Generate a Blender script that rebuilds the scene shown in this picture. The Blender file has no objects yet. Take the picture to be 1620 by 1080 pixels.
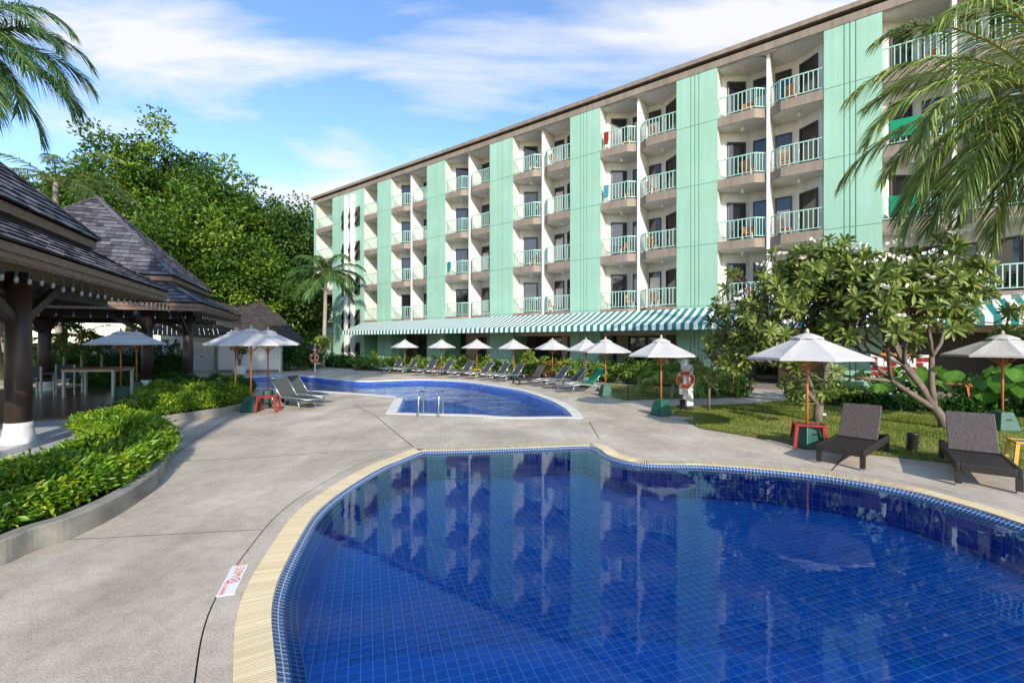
import bpy, math, random
import numpy as np
from mathutils import Vector, Matrix, geometry as mgeo
R = math.radians
random.seed(7); RNG = np.random.default_rng(11)
S = bpy.context.scene
C = S.collection

# ------------------------------------------------------------------ camera
CAM_H, FPX = 2.1, 720.0
cam = bpy.data.cameras.new('camera'); cam.sensor_width = 36; cam.lens = 16.0
cam.clip_start = 0.05; cam.clip_end = 3000
camo = bpy.data.objects.new('camera', cam); C.objects.link(camo)
camo.location = (0, 0, CAM_H); camo.rotation_euler = (R(90), 0, 0)
S.camera = camo

# ------------------------------------------------------------------ sky and sun
SUN_AZ, SUN_EL = R(17), R(26)          # behind the camera, a little to the right
tosun = Vector((math.sin(SUN_AZ)*math.cos(SUN_EL), -math.cos(SUN_AZ)*math.cos(SUN_EL), math.sin(SUN_EL)))
W = bpy.data.worlds.new('World'); S.world = W; W.use_nodes = True
nt = W.node_tree; nt.nodes.clear()
def wn(t, **k):
    n = nt.nodes.new(t)
    for a, b in k.items(): setattr(n, a, b)
    return n
sky = wn('ShaderNodeTexSky', sky_type='NISHITA', sun_disc=False, sun_elevation=SUN_EL,
         sun_rotation=math.atan2(tosun.x, tosun.y), altitude=50, air_density=1.0, dust_density=0.35, ozone_density=2.2)
tc = wn('ShaderNodeTexCoord')
sep = wn('ShaderNodeSeparateXYZ'); nt.links.new(tc.outputs['Generated'], sep.inputs[0])
def M_(op, a, b=None, c=None):
    n = wn('ShaderNodeMath', operation=op)
    for i, v in enumerate((a, b, c)):
        if v is None: continue
        if isinstance(v, (int, float)): n.inputs[i].default_value = v
        else: nt.links.new(v, n.inputs[i])
    return n.outputs[0]
zc = M_('MAXIMUM', sep.outputs[2], 0.0)
den = M_('ADD', zc, 0.22)
px, py = M_('DIVIDE', sep.outputs[0], den), M_('DIVIDE', sep.outputs[1], den)
cmb = wn('ShaderNodeCombineXYZ'); nt.links.new(px, cmb.inputs[0]); nt.links.new(py, cmb.inputs[1])
mp = wn('ShaderNodeMapping'); mp.inputs['Rotation'].default_value = (0, 0, R(28)); mp.inputs['Scale'].default_value = (0.9, 2.3, 1)
mp.inputs['Location'].default_value = (3.1, 1.7, 0)
nt.links.new(cmb.outputs[0], mp.inputs[0])
nz = wn('ShaderNodeTexNoise'); nz.inputs['Scale'].default_value = 1.15; nz.inputs['Detail'].default_value = 12; nz.inputs['Roughness'].default_value = 0.56
nz.inputs['Distortion'].default_value = 0.5
nt.links.new(mp.outputs[0], nz.inputs['Vector'])
def puff(cx, cy, rx, ry, rot):           # one cloud bank standing in the sky (projected sky plane)
    ca, sa = math.cos(rot), math.sin(rot)
    dx, dy = M_('SUBTRACT', px, cx), M_('SUBTRACT', py, cy)
    u = M_('DIVIDE', M_('ADD', M_('MULTIPLY', dx, ca), M_('MULTIPLY', dy, sa)), rx)
    v = M_('DIVIDE', M_('SUBTRACT', M_('MULTIPLY', dy, ca), M_('MULTIPLY', dx, sa)), ry)
    q = M_('ADD', M_('MULTIPLY', u, u), M_('MULTIPLY', v, v))
    return M_('POWER', 2.718, M_('MULTIPLY', q, -1.0))
def spx(x, y):
    d = Vector(((x-810)/720, 1, (540-y)/720)).normalized(); return d.x/(d.z+.22), d.y/(d.z+.22)
tot = M_('ADD', M_('MULTIPLY', nz.outputs['Fac'], 2.3), -.73)
for (x, y, rx, ry, rot, amp) in ((255, 75, .30, .17, R(10), .22), (330, 20, .30, .14, R(0), .10), (960, 40, .55, .16, R(-4), .21), (470, 330, .5, .7, 0, .25), (1230, 30, .25, .12, 0, .25), (640, 250, .35, .3, 0, .08)):
    cx, cy = spx(x, y); tot = M_('ADD', tot, M_('MULTIPLY', puff(cx, cy, rx, ry, rot), amp))
cr = wn('ShaderNodeValToRGB'); nt.links.new(tot, cr.inputs[0])
cr.color_ramp.elements[0].position = 0.50; cr.color_ramp.elements[1].position = 0.88
cr.color_ramp.elements[0].color = (0, 0, 0, 1); cr.color_ramp.elements[1].color = (.95, .95, .95, 1)
mx = wn('ShaderNodeMix', data_type='RGBA'); nt.links.new(cr.outputs[0], mx.inputs[0])
hs = wn('ShaderNodeHueSaturation'); hs.inputs['Saturation'].default_value = 1.1; hs.inputs['Hue'].default_value = .504; hs.inputs['Value'].default_value = .88
nt.links.new(sky.outputs[0], hs.inputs['Color'])
nt.links.new(hs.outputs[0], mx.inputs[6]); mx.inputs[7].default_value = (2.7, 2.72, 2.8, 1)
bg = wn('ShaderNodeBackground'); bg.inputs['Strength'].default_value = 0.15
out = wn('ShaderNodeOutputWorld')
nt.links.new(mx.outputs[2], bg.inputs[0]); nt.links.new(bg.outputs[0], out.inputs[0])

sl = bpy.data.lights.new('sun', 'SUN'); sl.energy = 2.25; sl.angle = R(0.6); sl.color = (1.0, .92, .79)
so = bpy.data.objects.new('sun', sl); C.objects.link(so); so.location = (8, -20, 30)
so.rotation_euler = tosun.to_track_quat('Z', 'Y').to_euler()
S.view_settings.view_transform = 'Standard'; S.view_settings.look = 'None'
S.view_settings.exposure = 1.28; S.view_settings.gamma = 1; S.view_settings.use_curve_mapping = False
S.cycles.max_bounces = 8; S.cycles.transparent_max_bounces = 12; S.cycles.caustics_reflective = False; S.cycles.caustics_refractive = False
S.cycles.use_denoising = True

# ------------------------------------------------------------------ helpers
def G(x, y, z=0.0):
    Y = FPX*(CAM_H-z)/(y-540.0); return Vector(((x-810)/FPX*Y, Y, z))
def at(x, Y, z=0.0): return Vector(((x-810)/FPX*Y, Y, z))
def zat(y, Y): return CAM_H+(540-y)/FPX*Y

MATS = {}
def mat(name, col, rough=.6, var=.12, scale=3.0, bump=0.0, bscale=40.0, metal=0.0, spec=.5, col2=None, island=0.0, trans=0.0, stretch=None, detail=5, streak=0.0):
    if name in MATS: return MATS[name]
    m = bpy.data.materials.new(name); m.use_nodes = True; MATS[name] = m
    n = m.node_tree; b = n.nodes['Principled BSDF']
    b.inputs['Roughness'].default_value = rough; b.inputs['Metallic'].default_value = metal
    b.inputs['Specular IOR Level'].default_value = spec
    tcn = n.nodes.new('ShaderNodeTexCoord'); src = tcn.outputs['Object']
    if stretch:
        mpn = n.nodes.new('ShaderNodeMapping'); mpn.inputs['Scale'].default_value = stretch
        n.links.new(src, mpn.inputs[0]); src = mpn.outputs[0]
    nn = n.nodes.new('ShaderNodeTexNoise'); nn.inputs['Scale'].default_value = scale; nn.inputs['Detail'].default_value = detail; nn.inputs['Roughness'].default_value = .6
    n.links.new(src, nn.inputs['Vector'])
    fac = nn.outputs['Fac']
    def mm(op, a, bb):
        q = n.nodes.new('ShaderNodeMath'); q.operation = op
        for i, v in enumerate((a, bb)):
            if isinstance(v, (int, float)): q.inputs[i].default_value = v
            else: n.links.new(v, q.inputs[i])
        return q.outputs[0]
    if island:
        ge = n.nodes.new('ShaderNodeNewGeometry'); oi = n.nodes.new('ShaderNodeObjectInfo')
        rr = mm('FRACT', mm('ADD', ge.outputs['Random Per Island'], oi.outputs['Random']), 0)
        fac = mm('ADD', mm('MULTIPLY', fac, 1-island), mm('MULTIPLY', rr, island))
    ra = n.nodes.new('ShaderNodeValToRGB'); n.links.new(fac, ra.inputs[0])
    c = Vector(col); lo = c*(1-var); hi = Vector(col2) if col2 else c*(1+var)
    ra.color_ramp.elements[0].position = .28 if not island else .1; ra.color_ramp.elements[1].position = .72 if not island else .9
    ra.color_ramp.elements[0].color = (*lo, 1); ra.color_ramp.elements[1].color = (*hi, 1)
    n.links.new(ra.outputs[0], b.inputs['Base Color'])
    if bump:
        bn = n.nodes.new('ShaderNodeTexNoise'); bn.inputs['Scale'].default_value = bscale; bn.inputs['Detail'].default_value = 4
        n.links.new(src, bn.inputs['Vector'])
        bu = n.nodes.new('ShaderNodeBump'); bu.inputs['Strength'].default_value = bump; bu.inputs['Distance'].default_value = .01
        n.links.new(bn.outputs['Fac'], bu.inputs['Height']); n.links.new(bu.outputs[0], b.inputs['Normal'])
    if streak:                                     # rain streaks and grime that run down the surface
        s = ra.outputs[0]
        for (st, p0, p1, lo_) in (((2.2, 2.2, .10), .38, .62, 1-streak), ((.35, .35, .5), .35, .6, 1-streak*.6), ((9, 9, .35), .40, .6, 1-streak*.5)):
            mq = n.nodes.new('ShaderNodeMapping'); mq.inputs['Scale'].default_value = st; n.links.new(tcn.outputs['Object'], mq.inputs[0])
            nq = n.nodes.new('ShaderNodeTexNoise'); nq.inputs['Scale'].default_value = 1.6; nq.inputs['Detail'].default_value = 7; n.links.new(mq.outputs[0], nq.inputs['Vector'])
            rq = n.nodes.new('ShaderNodeValToRGB'); rq.color_ramp.elements[0].position = p0; rq.color_ramp.elements[1].position = p1; rq.color_ramp.elements[0].color = (lo_, lo_, lo_*.97, 1); n.links.new(nq.outputs['Fac'], rq.inputs[0])
            xq = n.nodes.new('ShaderNodeMix'); xq.data_type = 'RGBA'; xq.blend_type = 'MULTIPLY'; xq.inputs[0].default_value = 1; n.links.new(s, xq.inputs[6]); n.links.new(rq.outputs[0], xq.inputs[7]); s = xq.outputs[2]
        n.links.new(s, b.inputs['Base Color'])
    if trans:
        tb = n.nodes.new('ShaderNodeBsdfTranslucent'); ms = n.nodes.new('ShaderNodeMixShader'); ms.inputs[0].default_value = trans
        n.links.new(ra.outputs[0], tb.inputs[0]); n.links.new(b.outputs[0], ms.inputs[1]); n.links.new(tb.outputs[0], ms.inputs[2])
        n.links.new(ms.outputs[0], n.nodes['Material Output'].inputs[0])
    return m
def leafmat(name, dark, mid, light, rough=.45, trans=.3):
    m = bpy.data.materials.new(name); m.use_nodes = True; MATS[name] = m
    n = m.node_tree; b = n.nodes['Principled BSDF']; b.inputs['Roughness'].default_value = rough; b.inputs['Specular IOR Level'].default_value = .4
    a = n.nodes.new('ShaderNodeAttribute'); a.attribute_name = 'v'
    ra = n.nodes.new('ShaderNodeValToRGB'); n.links.new(a.outputs['Fac'], ra.inputs[0])
    ra.color_ramp.elements[0].color = (*dark, 1); ra.color_ramp.elements[1].color = (*light, 1)
    e = ra.color_ramp.elements.new(.5); e.color = (*mid, 1)
    n.links.new(ra.outputs[0], b.inputs['Base Color'])
    tb = n.nodes.new('ShaderNodeBsdfTranslucent'); ms = n.nodes.new('ShaderNodeMixShader'); ms.inputs[0].default_value = trans
    n.links.new(ra.outputs[0], tb.inputs[0]); n.links.new(b.outputs[0], ms.inputs[1]); n.links.new(tb.outputs[0], ms.inputs[2])
    n.links.new(ms.outputs[0], n.nodes['Material Output'].inputs[0])
    return m

def tag(o, label=None, cat=None, group=None, kind=None):
    if label: o['label'] = label
    if cat: o['category'] = cat
    if group: o['group'] = group
    if kind: o['kind'] = kind
    return o
def thing(name, label, cat, loc=(0, 0, 0), rz=0.0, group=None):
    o = bpy.data.objects.new(name, None); C.objects.link(o); o.empty_display_size = .2
    o.location = loc; o.rotation_euler = (0, 0, rz); return tag(o, label, cat, group)
def link(name, me, parent=None, loc=None, rz=None):
    o = bpy.data.objects.new(name, me); C.objects.link(o)
    if parent: o.parent = parent
    if loc is not None: o.location = loc
    if rz is not None: o.rotation_euler = (0, 0, rz)
    return o
def copy_tree(o, parent=None):
    c = o.copy(); C.objects.link(c); c.parent = parent
    for ch in o.children: copy_tree(ch, c)
    return c

class MB:
    def __init__(s): s.v = []; s.f = []; s.m = []; s.cur = 0; s.uv = None
    def add(s, vs, fs):
        o = len(s.v); s.v += [tuple(q) for q in vs]
        for f in fs: s.f.append(tuple(i+o for i in f)); s.m.append(s.cur)
        return s
    def box(s, x0, x1, y0, y1, z0, z1, M=None):
        vs = [Vector((x, y, z)) for z in (z0, z1) for y in (y0, y1) for x in (x0, x1)]
        if M is not None: vs = [M @ q for q in vs]
        return s.add(vs, [(0, 2, 3, 1), (4, 5, 7, 6), (0, 1, 5, 4), (2, 6, 7, 3), (0, 4, 6, 2), (1, 3, 7, 5)])
    def bar(s, a, b, w, h, up=(0, 0, 1)):
        a, b = Vector(a), Vector(b); d = (b-a).normalized(); u = Vector(up)
        if abs(d.dot(u)) > .98: u = Vector((0, 1, 0))
        r = d.cross(u).normalized()*w/2; u = r.cross(d).normalized()*h/2
        vs = [p+sr*r+su*u for p in (a, b) for su in (-1, 1) for sr in (-1, 1)]
        return s.add(vs, [(0, 1, 3, 2), (4, 6, 7, 5), (0, 4, 5, 1), (2, 3, 7, 6), (0, 2, 6, 4), (1, 5, 7, 3)])
    def tube(s, pts, rad, n=8, cap=True):
        pts = [Vector(p) for p in pts]
        if isinstance(rad, (int, float)): rad = [rad]*len(pts)
        rings = []; prev = None
        for i, p in enumerate(pts):
            d = (pts[min(i+1, len(pts)-1)]-pts[max(i-1, 0)]).normalized()
            if prev is None:
                u = Vector((0, 0, 1)) if abs(d.z) < .9 else Vector((1, 0, 0))
                u = (u-d*u.dot(d)).normalized()
            else: u = (prev-d*prev.dot(d)).normalized()
            prev = u; w = d.cross(u)
            rings.append([p+rad[i]*(math.cos(2*math.pi*k/n)*u+math.sin(2*math.pi*k/n)*w) for k in range(n)])
        vs = [q for r_ in rings for q in r_]; fs = []
        for i in range(len(pts)-1):
            for k in range(n):
                fs.append((i*n+k, i*n+(k+1) % n, (i+1)*n+(k+1) % n, (i+1)*n+k))
        if cap: fs.append(tuple(reversed(range(n)))); fs.append(tuple(range((len(pts)-1)*n, len(pts)*n)))
        return s.add(vs, fs)
    def lathe(s, prof, n=16, c=(0, 0)):
        vs = []; fs = []
        for r_, z in prof:
            for k in range(n):
                a = 2*math.pi*k/n; vs.append((c[0]+r_*math.cos(a), c[1]+r_*math.sin(a), z))
        for i in range(len(prof)-1):
            for k in range(n): fs.append((i*n+k, i*n+(k+1) % n, (i+1)*n+(k+1) % n, (i+1)*n+k))
        fs.append(tuple(reversed(range(n)))); fs.append(tuple(range((len(prof)-1)*n, len(prof)*n)))
        return s.add(vs, fs)
    def poly(s, pts, z): return s.add([(p[0], p[1], z) for p in pts], [tuple(range(len(pts)))])
    def prism(s, pts, z0, z1):
        n = len(pts); vs = [(p[0], p[1], z0) for p in pts]+[(p[0], p[1], z1) for p in pts]
        ar = sum(pts[i][0]*pts[(i+1) % n][1]-pts[(i+1) % n][0]*pts[i][1] for i in range(n))
        ix = list(range(n)) if ar > 0 else list(reversed(range(n)))
        fs = [tuple(reversed(ix)), tuple(i+n for i in ix)]
        for k in range(n):
            a, b = ix[k], ix[(k+1) % n]; fs.append((a, b, b+n, a+n))
        return s.add(vs, fs)
    def mesh(s, name, mats, smooth=False, bevel=0):
        me = bpy.data.meshes.new(name); me.from_pydata(s.v, [], s.f)
        for m in (mats if isinstance(mats, (list, tuple)) else [mats]): me.materials.append(m)
        if any(s.m): me.polygons.foreach_set('material_index', s.m)
        if smooth: me.polygons.foreach_set('use_smooth', [True]*len(me.polygons))
        me.update(); return me
    def build(s, name, mats, parent=None, smooth=False, loc=None, rz=None, bevel=0):
        o = link(name, s.mesh(name, mats, smooth), parent, loc, rz)
        if bevel:
            b = o.modifiers.new('bevel', 'BEVEL'); b.width = bevel; b.segments = 2; b.limit_method = 'ANGLE'
        return o
def np_mesh(name, V, F, mats, v=None, smooth=False):
    me = bpy.data.meshes.new(name); V = np.asarray(V, np.float32); F = np.asarray(F, np.int32); k = F.shape[1]
    me.vertices.add(len(V)); me.vertices.foreach_set('co', V.ravel())
    me.loops.add(F.size); me.loops.foreach_set('vertex_index', F.ravel())
    me.polygons.add(len(F)); me.polygons.foreach_set('loop_start', np.arange(0, F.size, k, dtype=np.int32))
    me.polygons.foreach_set('loop_total', np.full(len(F), k, np.int32))
    if v is not None:
        at_ = me.attributes.new('v', 'FLOAT', 'POINT'); at_.data.foreach_set('value', np.asarray(v, np.float32))
    for m in (mats if isinstance(mats, (list, tuple)) else [mats]): me.materials.append(m)
    if smooth: me.polygons.foreach_set('use_smooth', np.ones(len(F), bool))
    me.update(calc_edges=True); return me
def nrm(a): return a/np.maximum(np.linalg.norm(a, axis=1, keepdims=True), 1e-6)
def leaves(name, P, D, N, L, Wd, m, v, fold=.18, curl=.12):
    n = len(P); D = nrm(D); Sd = nrm(np.cross(D, N)); N = np.cross(Sd, D)
    L = np.broadcast_to(np.asarray(L, float), (n,))[:, None]; Wd = np.broadcast_to(np.asarray(Wd, float), (n,))[:, None]
    mid = P+D*L*.48
    V = np.stack([P, mid+Sd*Wd*.5+N*Wd*fold, P+D*L-N*L*curl, mid-Sd*Wd*.5+N*Wd*fold], 1).reshape(-1, 3)
    b = np.arange(n)[:, None]*4
    F = np.concatenate([b+np.array([[0, 1, 2]]), b+np.array([[0, 2, 3]])], 0)
    return np_mesh(name, V, F, m, np.repeat(np.clip(v, 0, 1), 4))
def rsph(n): return nrm(RNG.normal(size=(n, 3)))
def crown(c, rad, nclump, per, cr_, L, m, name='crown', low=-.55, shell=.55, zpow=1.0, shape=None):
    d = rsph(nclump*3); d = d[d[:, 2] > low][:nclump]; k = len(d)
    f = shell+(1-shell)*RNG.random((k, 1))**.6
    lump = 1+.22*np.sin(d[:, :1]*5+c[0])*np.cos(d[:, 1:2]*4.3+c[1])+.10*RNG.normal(size=(k, 1))
    cc = np.array(c)+d*f*lump*np.array(rad)
    r_ = cr_*(.65+.7*RNG.random(k)); ci = np.repeat(np.arange(k), per); n = len(ci)
    o = rsph(n)*(RNG.random((n, 1))**.45)*r_[ci][:, None]; o[:, 2] *= .75
    P = cc[ci]+o
    D = nrm(o)*.7+d[ci]*.35+RNG.normal(size=(n, 3))*.45; D[:, 2] -= .15
    N = nrm(o)*.85+np.array([0, 0, .55])+RNG.normal(size=(n, 3))*.32
    cv = RNG.random(k); v = .68*cv[ci]**1.4+.36*RNG.random(n)
    return leaves(name, P, D, N, L*(.6+.8*RNG.random(n)), L*(.46+.34*RNG.random(n)), m, v), cc
def catmull(pts, per=8, closed=True):
    pts = [Vector(p) for p in pts]; n = len(pts); o = []
    for i in range(n if closed else n-1):
        p0, p1, p2, p3 = (pts[(i-1) % n], pts[i], pts[(i+1) % n], pts[(i+2) % n]) if closed else (pts[max(i-1, 0)], pts[i], pts[i+1], pts[min(i+2, n-1)])
        for k in range(per):
            t = k/per
            o.append(.5*((2*p1)+(p2-p0)*t+(2*p0-5*p1+4*p2-p3)*t*t+(3*p1-p0-3*p2+p3)*t**3))
    if not closed: o.append(pts[-1])
    return o
def resample(pts, step):
    P = np.array([(p[0], p[1]) for p in pts]+[(pts[0][0], pts[0][1])]); seg = np.linalg.norm(np.diff(P, axis=0), axis=1)
    s = np.concatenate([[0], np.cumsum(seg)]); n = max(8, int(s[-1]/step)); q = np.linspace(0, s[-1], n, endpoint=False)
    return np.stack([np.interp(q, s, P[:, 0]), np.interp(q, s, P[:, 1])], 1)
def offset(P, d):          # P clockwise: positive d moves inwards
    t = np.roll(P, -1, 0)-np.roll(P, 1, 0); t /= np.linalg.norm(t, axis=1, keepdims=True)
    return P+np.stack([t[:, 1], -t[:, 0]], 1)*d
def pip(P, poly):
    P = np.atleast_2d(P); x, y = P[:, 0], P[:, 1]; r_ = np.zeros(len(P), bool); q = np.asarray([(a[0], a[1]) for a in poly]); n = len(q)
    for i in range(n):
        x1, y1 = q[i]; x2, y2 = q[(i+1) % n]
        if y1 == y2: continue
        c = ((y1 > y) != (y2 > y)) & (x < (x2-x1)*(y-y1)/(y2-y1)+x1); r_ ^= c
    return r_
def edge_dist(P, poly):
    q = np.asarray([(a[0], a[1]) for a in poly]); d = np.full(len(P), 1e9); dirs = np.zeros((len(P), 2))
    for i in range(len(q)):
        a, b = q[i], q[(i+1) % len(q)]; ab = b-a; t = np.clip(((P-a)@ab)/(ab@ab), 0, 1); w = P-(a+t[:, None]*ab); dd = np.linalg.norm(w, axis=1)
        k = dd < d; d[k] = dd[k]; dirs[k] = w[k]
    return d, dirs
def sheet(name, outer, holes, z, m, parent=None):
    vs = []; es = []
    for loop in [outer]+list(holes):
        o = len(vs); vs += [Vector((p[0], p[1])) for p in loop]; es += [(o+i, o+(i+1) % len(loop)) for i in range(len(loop))]
    r_ = mgeo.delaunay_2d_cdt(vs, es, [], 0, 1e-5); V, F = r_[0], r_[2]
    cen = np.array([[sum(V[i].x for i in f)/3, sum(V[i].y for i in f)/3] for f in F])
    ok = pip(cen, outer)
    for h in holes: ok &= ~pip(cen, h)
    fs = [f if (V[f[1]]-V[f[0]]).cross(V[f[2]]-V[f[0]]) > 0 else tuple(reversed(f)) for f, k in zip(F, ok) if k]
    me = bpy.data.meshes.new(name); me.from_pydata([(v.x, v.y, z) for v in V], [], fs); me.materials.append(m)
    return link(name, me, parent)
# ------------------------------------------------------------------ materials
def deckmat():
    m = mat('concrete_deck', (.60, .495, .385), .85, .20, .55, .6, 130, col2=(.80, .705, .58), detail=12)
    n = m.node_tree; b = n.nodes['Principled BSDF']; src = b.inputs['Base Color'].links[0].from_socket; tcn = n.nodes.new('ShaderNodeTexCoord')
    def layer(prev, scale, detail, p0, p1, c0, c1, fac, stretch=(1, 1, 1)):
        mp_ = n.nodes.new('ShaderNodeMapping'); mp_.inputs['Scale'].default_value = stretch; n.links.new(tcn.outputs['Object'], mp_.inputs[0])
        q = n.nodes.new('ShaderNodeTexNoise'); q.inputs['Scale'].default_value = scale; q.inputs['Detail'].default_value = detail; q.inputs['Roughness'].default_value = .7; n.links.new(mp_.outputs[0], q.inputs['Vector'])
        r_ = n.nodes.new('ShaderNodeValToRGB'); r_.color_ramp.elements[0].position = p0; r_.color_ramp.elements[1].position = p1; r_.color_ramp.elements[0].color = (*c0, 1); r_.color_ramp.elements[1].color = (*c1, 1); n.links.new(q.outputs['Fac'], r_.inputs[0])
        x = n.nodes.new('ShaderNodeMix'); x.data_type = 'RGBA'; x.blend_type = 'MULTIPLY'; x.inputs[0].default_value = fac; n.links.new(prev, x.inputs[6]); n.links.new(r_.outputs[0], x.inputs[7]); return x.outputs[2]
    s = layer(src, 75, 3, .34, .62, (.55, .53, .5), (1.12, 1.12, 1.12), .8)
    s = layer(s, 1.1, 6, .38, .62, (.70, .69, .68), (1.05, 1.05, 1.05), .75, (1, .5, 1))
    s = layer(s, 7, 8, .30, .55, (.68, .66, .62), (1, 1, 1), .6)
    n.links.new(s, b.inputs['Base Color']); return m
CONC = deckmat()
JOINT = mat('joint_dark', (.045, .042, .04), .9)
SOIL = mat('soil', (.07, .05, .035), .95, .3, 4, .6, 30)
KERB = mat('kerb_concrete', (.27, .25, .21), .85, .4, 2.2, .5, 70, detail=9)
LAWN = mat('lawn_soil', (.10, .12, .03), .95, .35, 1.2, .4, 40, col2=(.25, .22, .09))
COPE = mat('coping_cream', (.60, .46, .25), .6, .2, 1.3, .15, 60, col2=(.80, .69, .46), island=.35)
STONE = mat('coping_white', (.68, .65, .59), .7, .12, 2, .2, 60)
GROUT = mat('grout', (.50, .80, .92), .6, .1)
TILE = mat('blue_tile', (.000, .23, .76), .3, .22, 1.2, island=.3, col2=(.0, .31, .95))
GREEN = mat('facade_green', (.315, .55, .43), .7, .06, .35, .12, 25, col2=(.365, .60, .485), detail=9, streak=.06)
GREEN_D = mat('groove_green', (.14, .40, .27), .8)
WHITE = mat('white_render', (.76, .745, .71), .8, .05, 1.2, .1, 40, streak=.10)
TAUPE = mat('taupe_band', (.31, .25, .20), .75, .10, 1.0, .12, 40, streak=.2)
DARKB = mat('dark_brown_frame', (.045, .026, .02), .45, .15)
RAIL = mat('rail_green', (.36, .60, .50), .45, .06)
FIN = mat('fin_white', (.80, .78, .74), .6, .04)
BEIGE = mat('beige_wall', (.50, .44, .36), .8, .08, 1.5)
INSIDE = mat('interior_dark', (.12, .10, .085), .8, .1)
FLOORIN = mat('lobby_floor', (.42, .36, .30), .3, .1, 2)
GLASS = mat('window_glass', (.012, .013, .015), .05, .1, spec=.9)
BLIND = mat('blind', (.55, .52, .50), .5, .05)
AWN_G = mat('awning_green', (.004, .19, .165), .75, .1, 3)
AWN_W = mat('awning_white', (.80, .79, .76), .75, .05, 3)
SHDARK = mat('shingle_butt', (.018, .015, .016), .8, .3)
SHING = mat('wood_shingle', (.050, .044, .048), .62, .45, 6, .5, 60, island=.7, col2=(.175, .165, .195), stretch=(6, 1, 1))
FASCIA = mat('fascia_brown', (.185, .115, .078), .6, .3, 5, .3, 60, stretch=(1, 1, 6))
COLUMN = mat('column_brown', (.040, .024, .018), .45, .25, 3, .15, 20)
SOFFIT = mat('soffit_tan', (.46, .31, .17), .7, .15, 2)
BEAM = mat('beam_dark', (.026, .017, .013), .5, .3, 4)
PLASTER = mat('column_base_white', (.62, .62, .58), .75, .1, 4)
MARBLE = mat('pale_terrace', (.52, .53, .53), .35, .12, 1.6)
BRFLOOR = mat('brown_tile_floor', (.085, .04, .025), .25, .2, 1.5)
CANVAS = mat('parasol_canvas', (.62, .605, .59), .85, .05, 4, .2, 200, trans=.18)
WOOD = mat('pole_wood', (.42, .14, .035), .5, .25, 5, .15, 60, stretch=(4, 4, .6))
GBASE = mat('base_green', (.008, .085, .058), .5, .2, 5)
ALU = mat('aluminium', (.55, .55, .56), .35, .06, metal=.8)
SLING = mat('sling_dark', (.038, .042, .045), .7, .15, 30, .3, 300)
SLING_B = mat('sling_grey_green', (.055, .066, .058), .7, .12, 30, .3, 300)
RED = mat('red_plastic', (.31, .014, .010), .4, .12)
YEL = mat('yellow_plastic', (.62, .36, .05), .45, .12)
GRNCL = mat('green_towel', (.0, .26, .13), .9, .12, 8)
STEEL = mat('steel', (.6, .62, .64), .14, .04, metal=1.0)
RUBBER = mat('black_rubber', (.016, .016, .017), .55, .2)
ORANGE = mat('lifebuoy_orange', (.75, .075, .008), .5, .1)
WHITEP = mat('white_paint', (.8, .79, .77), .55, .05)
BARK = mat('bark', (.14, .105, .08), .9, .4, 6, .8, 25)
FRBARK = mat('frangipani_bark', (.165, .13, .105), .85, .35, 7, .6, 30)
PBARK = mat('palm_bark', (.33, .29, .24), .9, .3, 5, .7, 14, stretch=(1, 1, 6))
GLASSB = mat('bulb_glass', (.20, .20, .18), .06, .05, spec=1.0)
GREYW = mat('white_wall', (.72, .72, .69), .8, .06, 1)
RTILE = mat('brown_roof_tile', (.16, .10, .07), .7, .35, 8, island=.5)
LF_TREE = leafmat('tree_leaf', (.022, .062, .008), (.085, .18, .014), (.28, .38, .03))
LF_TREE_D = leafmat('tree_leaf_dark', (.018, .052, .008), (.055, .125, .014), (.18, .29, .028))
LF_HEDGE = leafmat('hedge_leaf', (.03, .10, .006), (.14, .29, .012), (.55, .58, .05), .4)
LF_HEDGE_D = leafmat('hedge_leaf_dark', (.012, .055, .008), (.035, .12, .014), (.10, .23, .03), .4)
LF_SHRUB = leafmat('shrub_leaf', (.05, .13, .015), (.17, .29, .035), (.46, .52, .13), .5)
LF_FRAN = leafmat('frangipani_leaf', (.05, .10, .02), (.13, .20, .035), (.32, .36, .09), .38)
LF_PALM = leafmat('palm_leaf', (.06, .12, .015), (.20, .28, .045), (.50, .54, .19), .42)
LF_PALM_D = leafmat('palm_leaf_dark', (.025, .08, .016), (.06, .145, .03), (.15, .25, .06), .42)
LF_EAR = leafmat('elephant_ear_leaf', (.05, .16, .015), (.11, .27, .03), (.22, .40, .05), .4)
LF_GRASS = leafmat('grass_blade', (.07, .11, .015), (.21, .28, .03), (.50, .47, .14), .7)
RACHIS = mat('rachis', (.30, .28, .06), .5, .2)
FLOWER = mat('flower_white', (.85, .82, .74), .7, .05)
DRY = mat('dry_leaf', (.32, .19, .08), .8, .3, 5)

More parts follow.
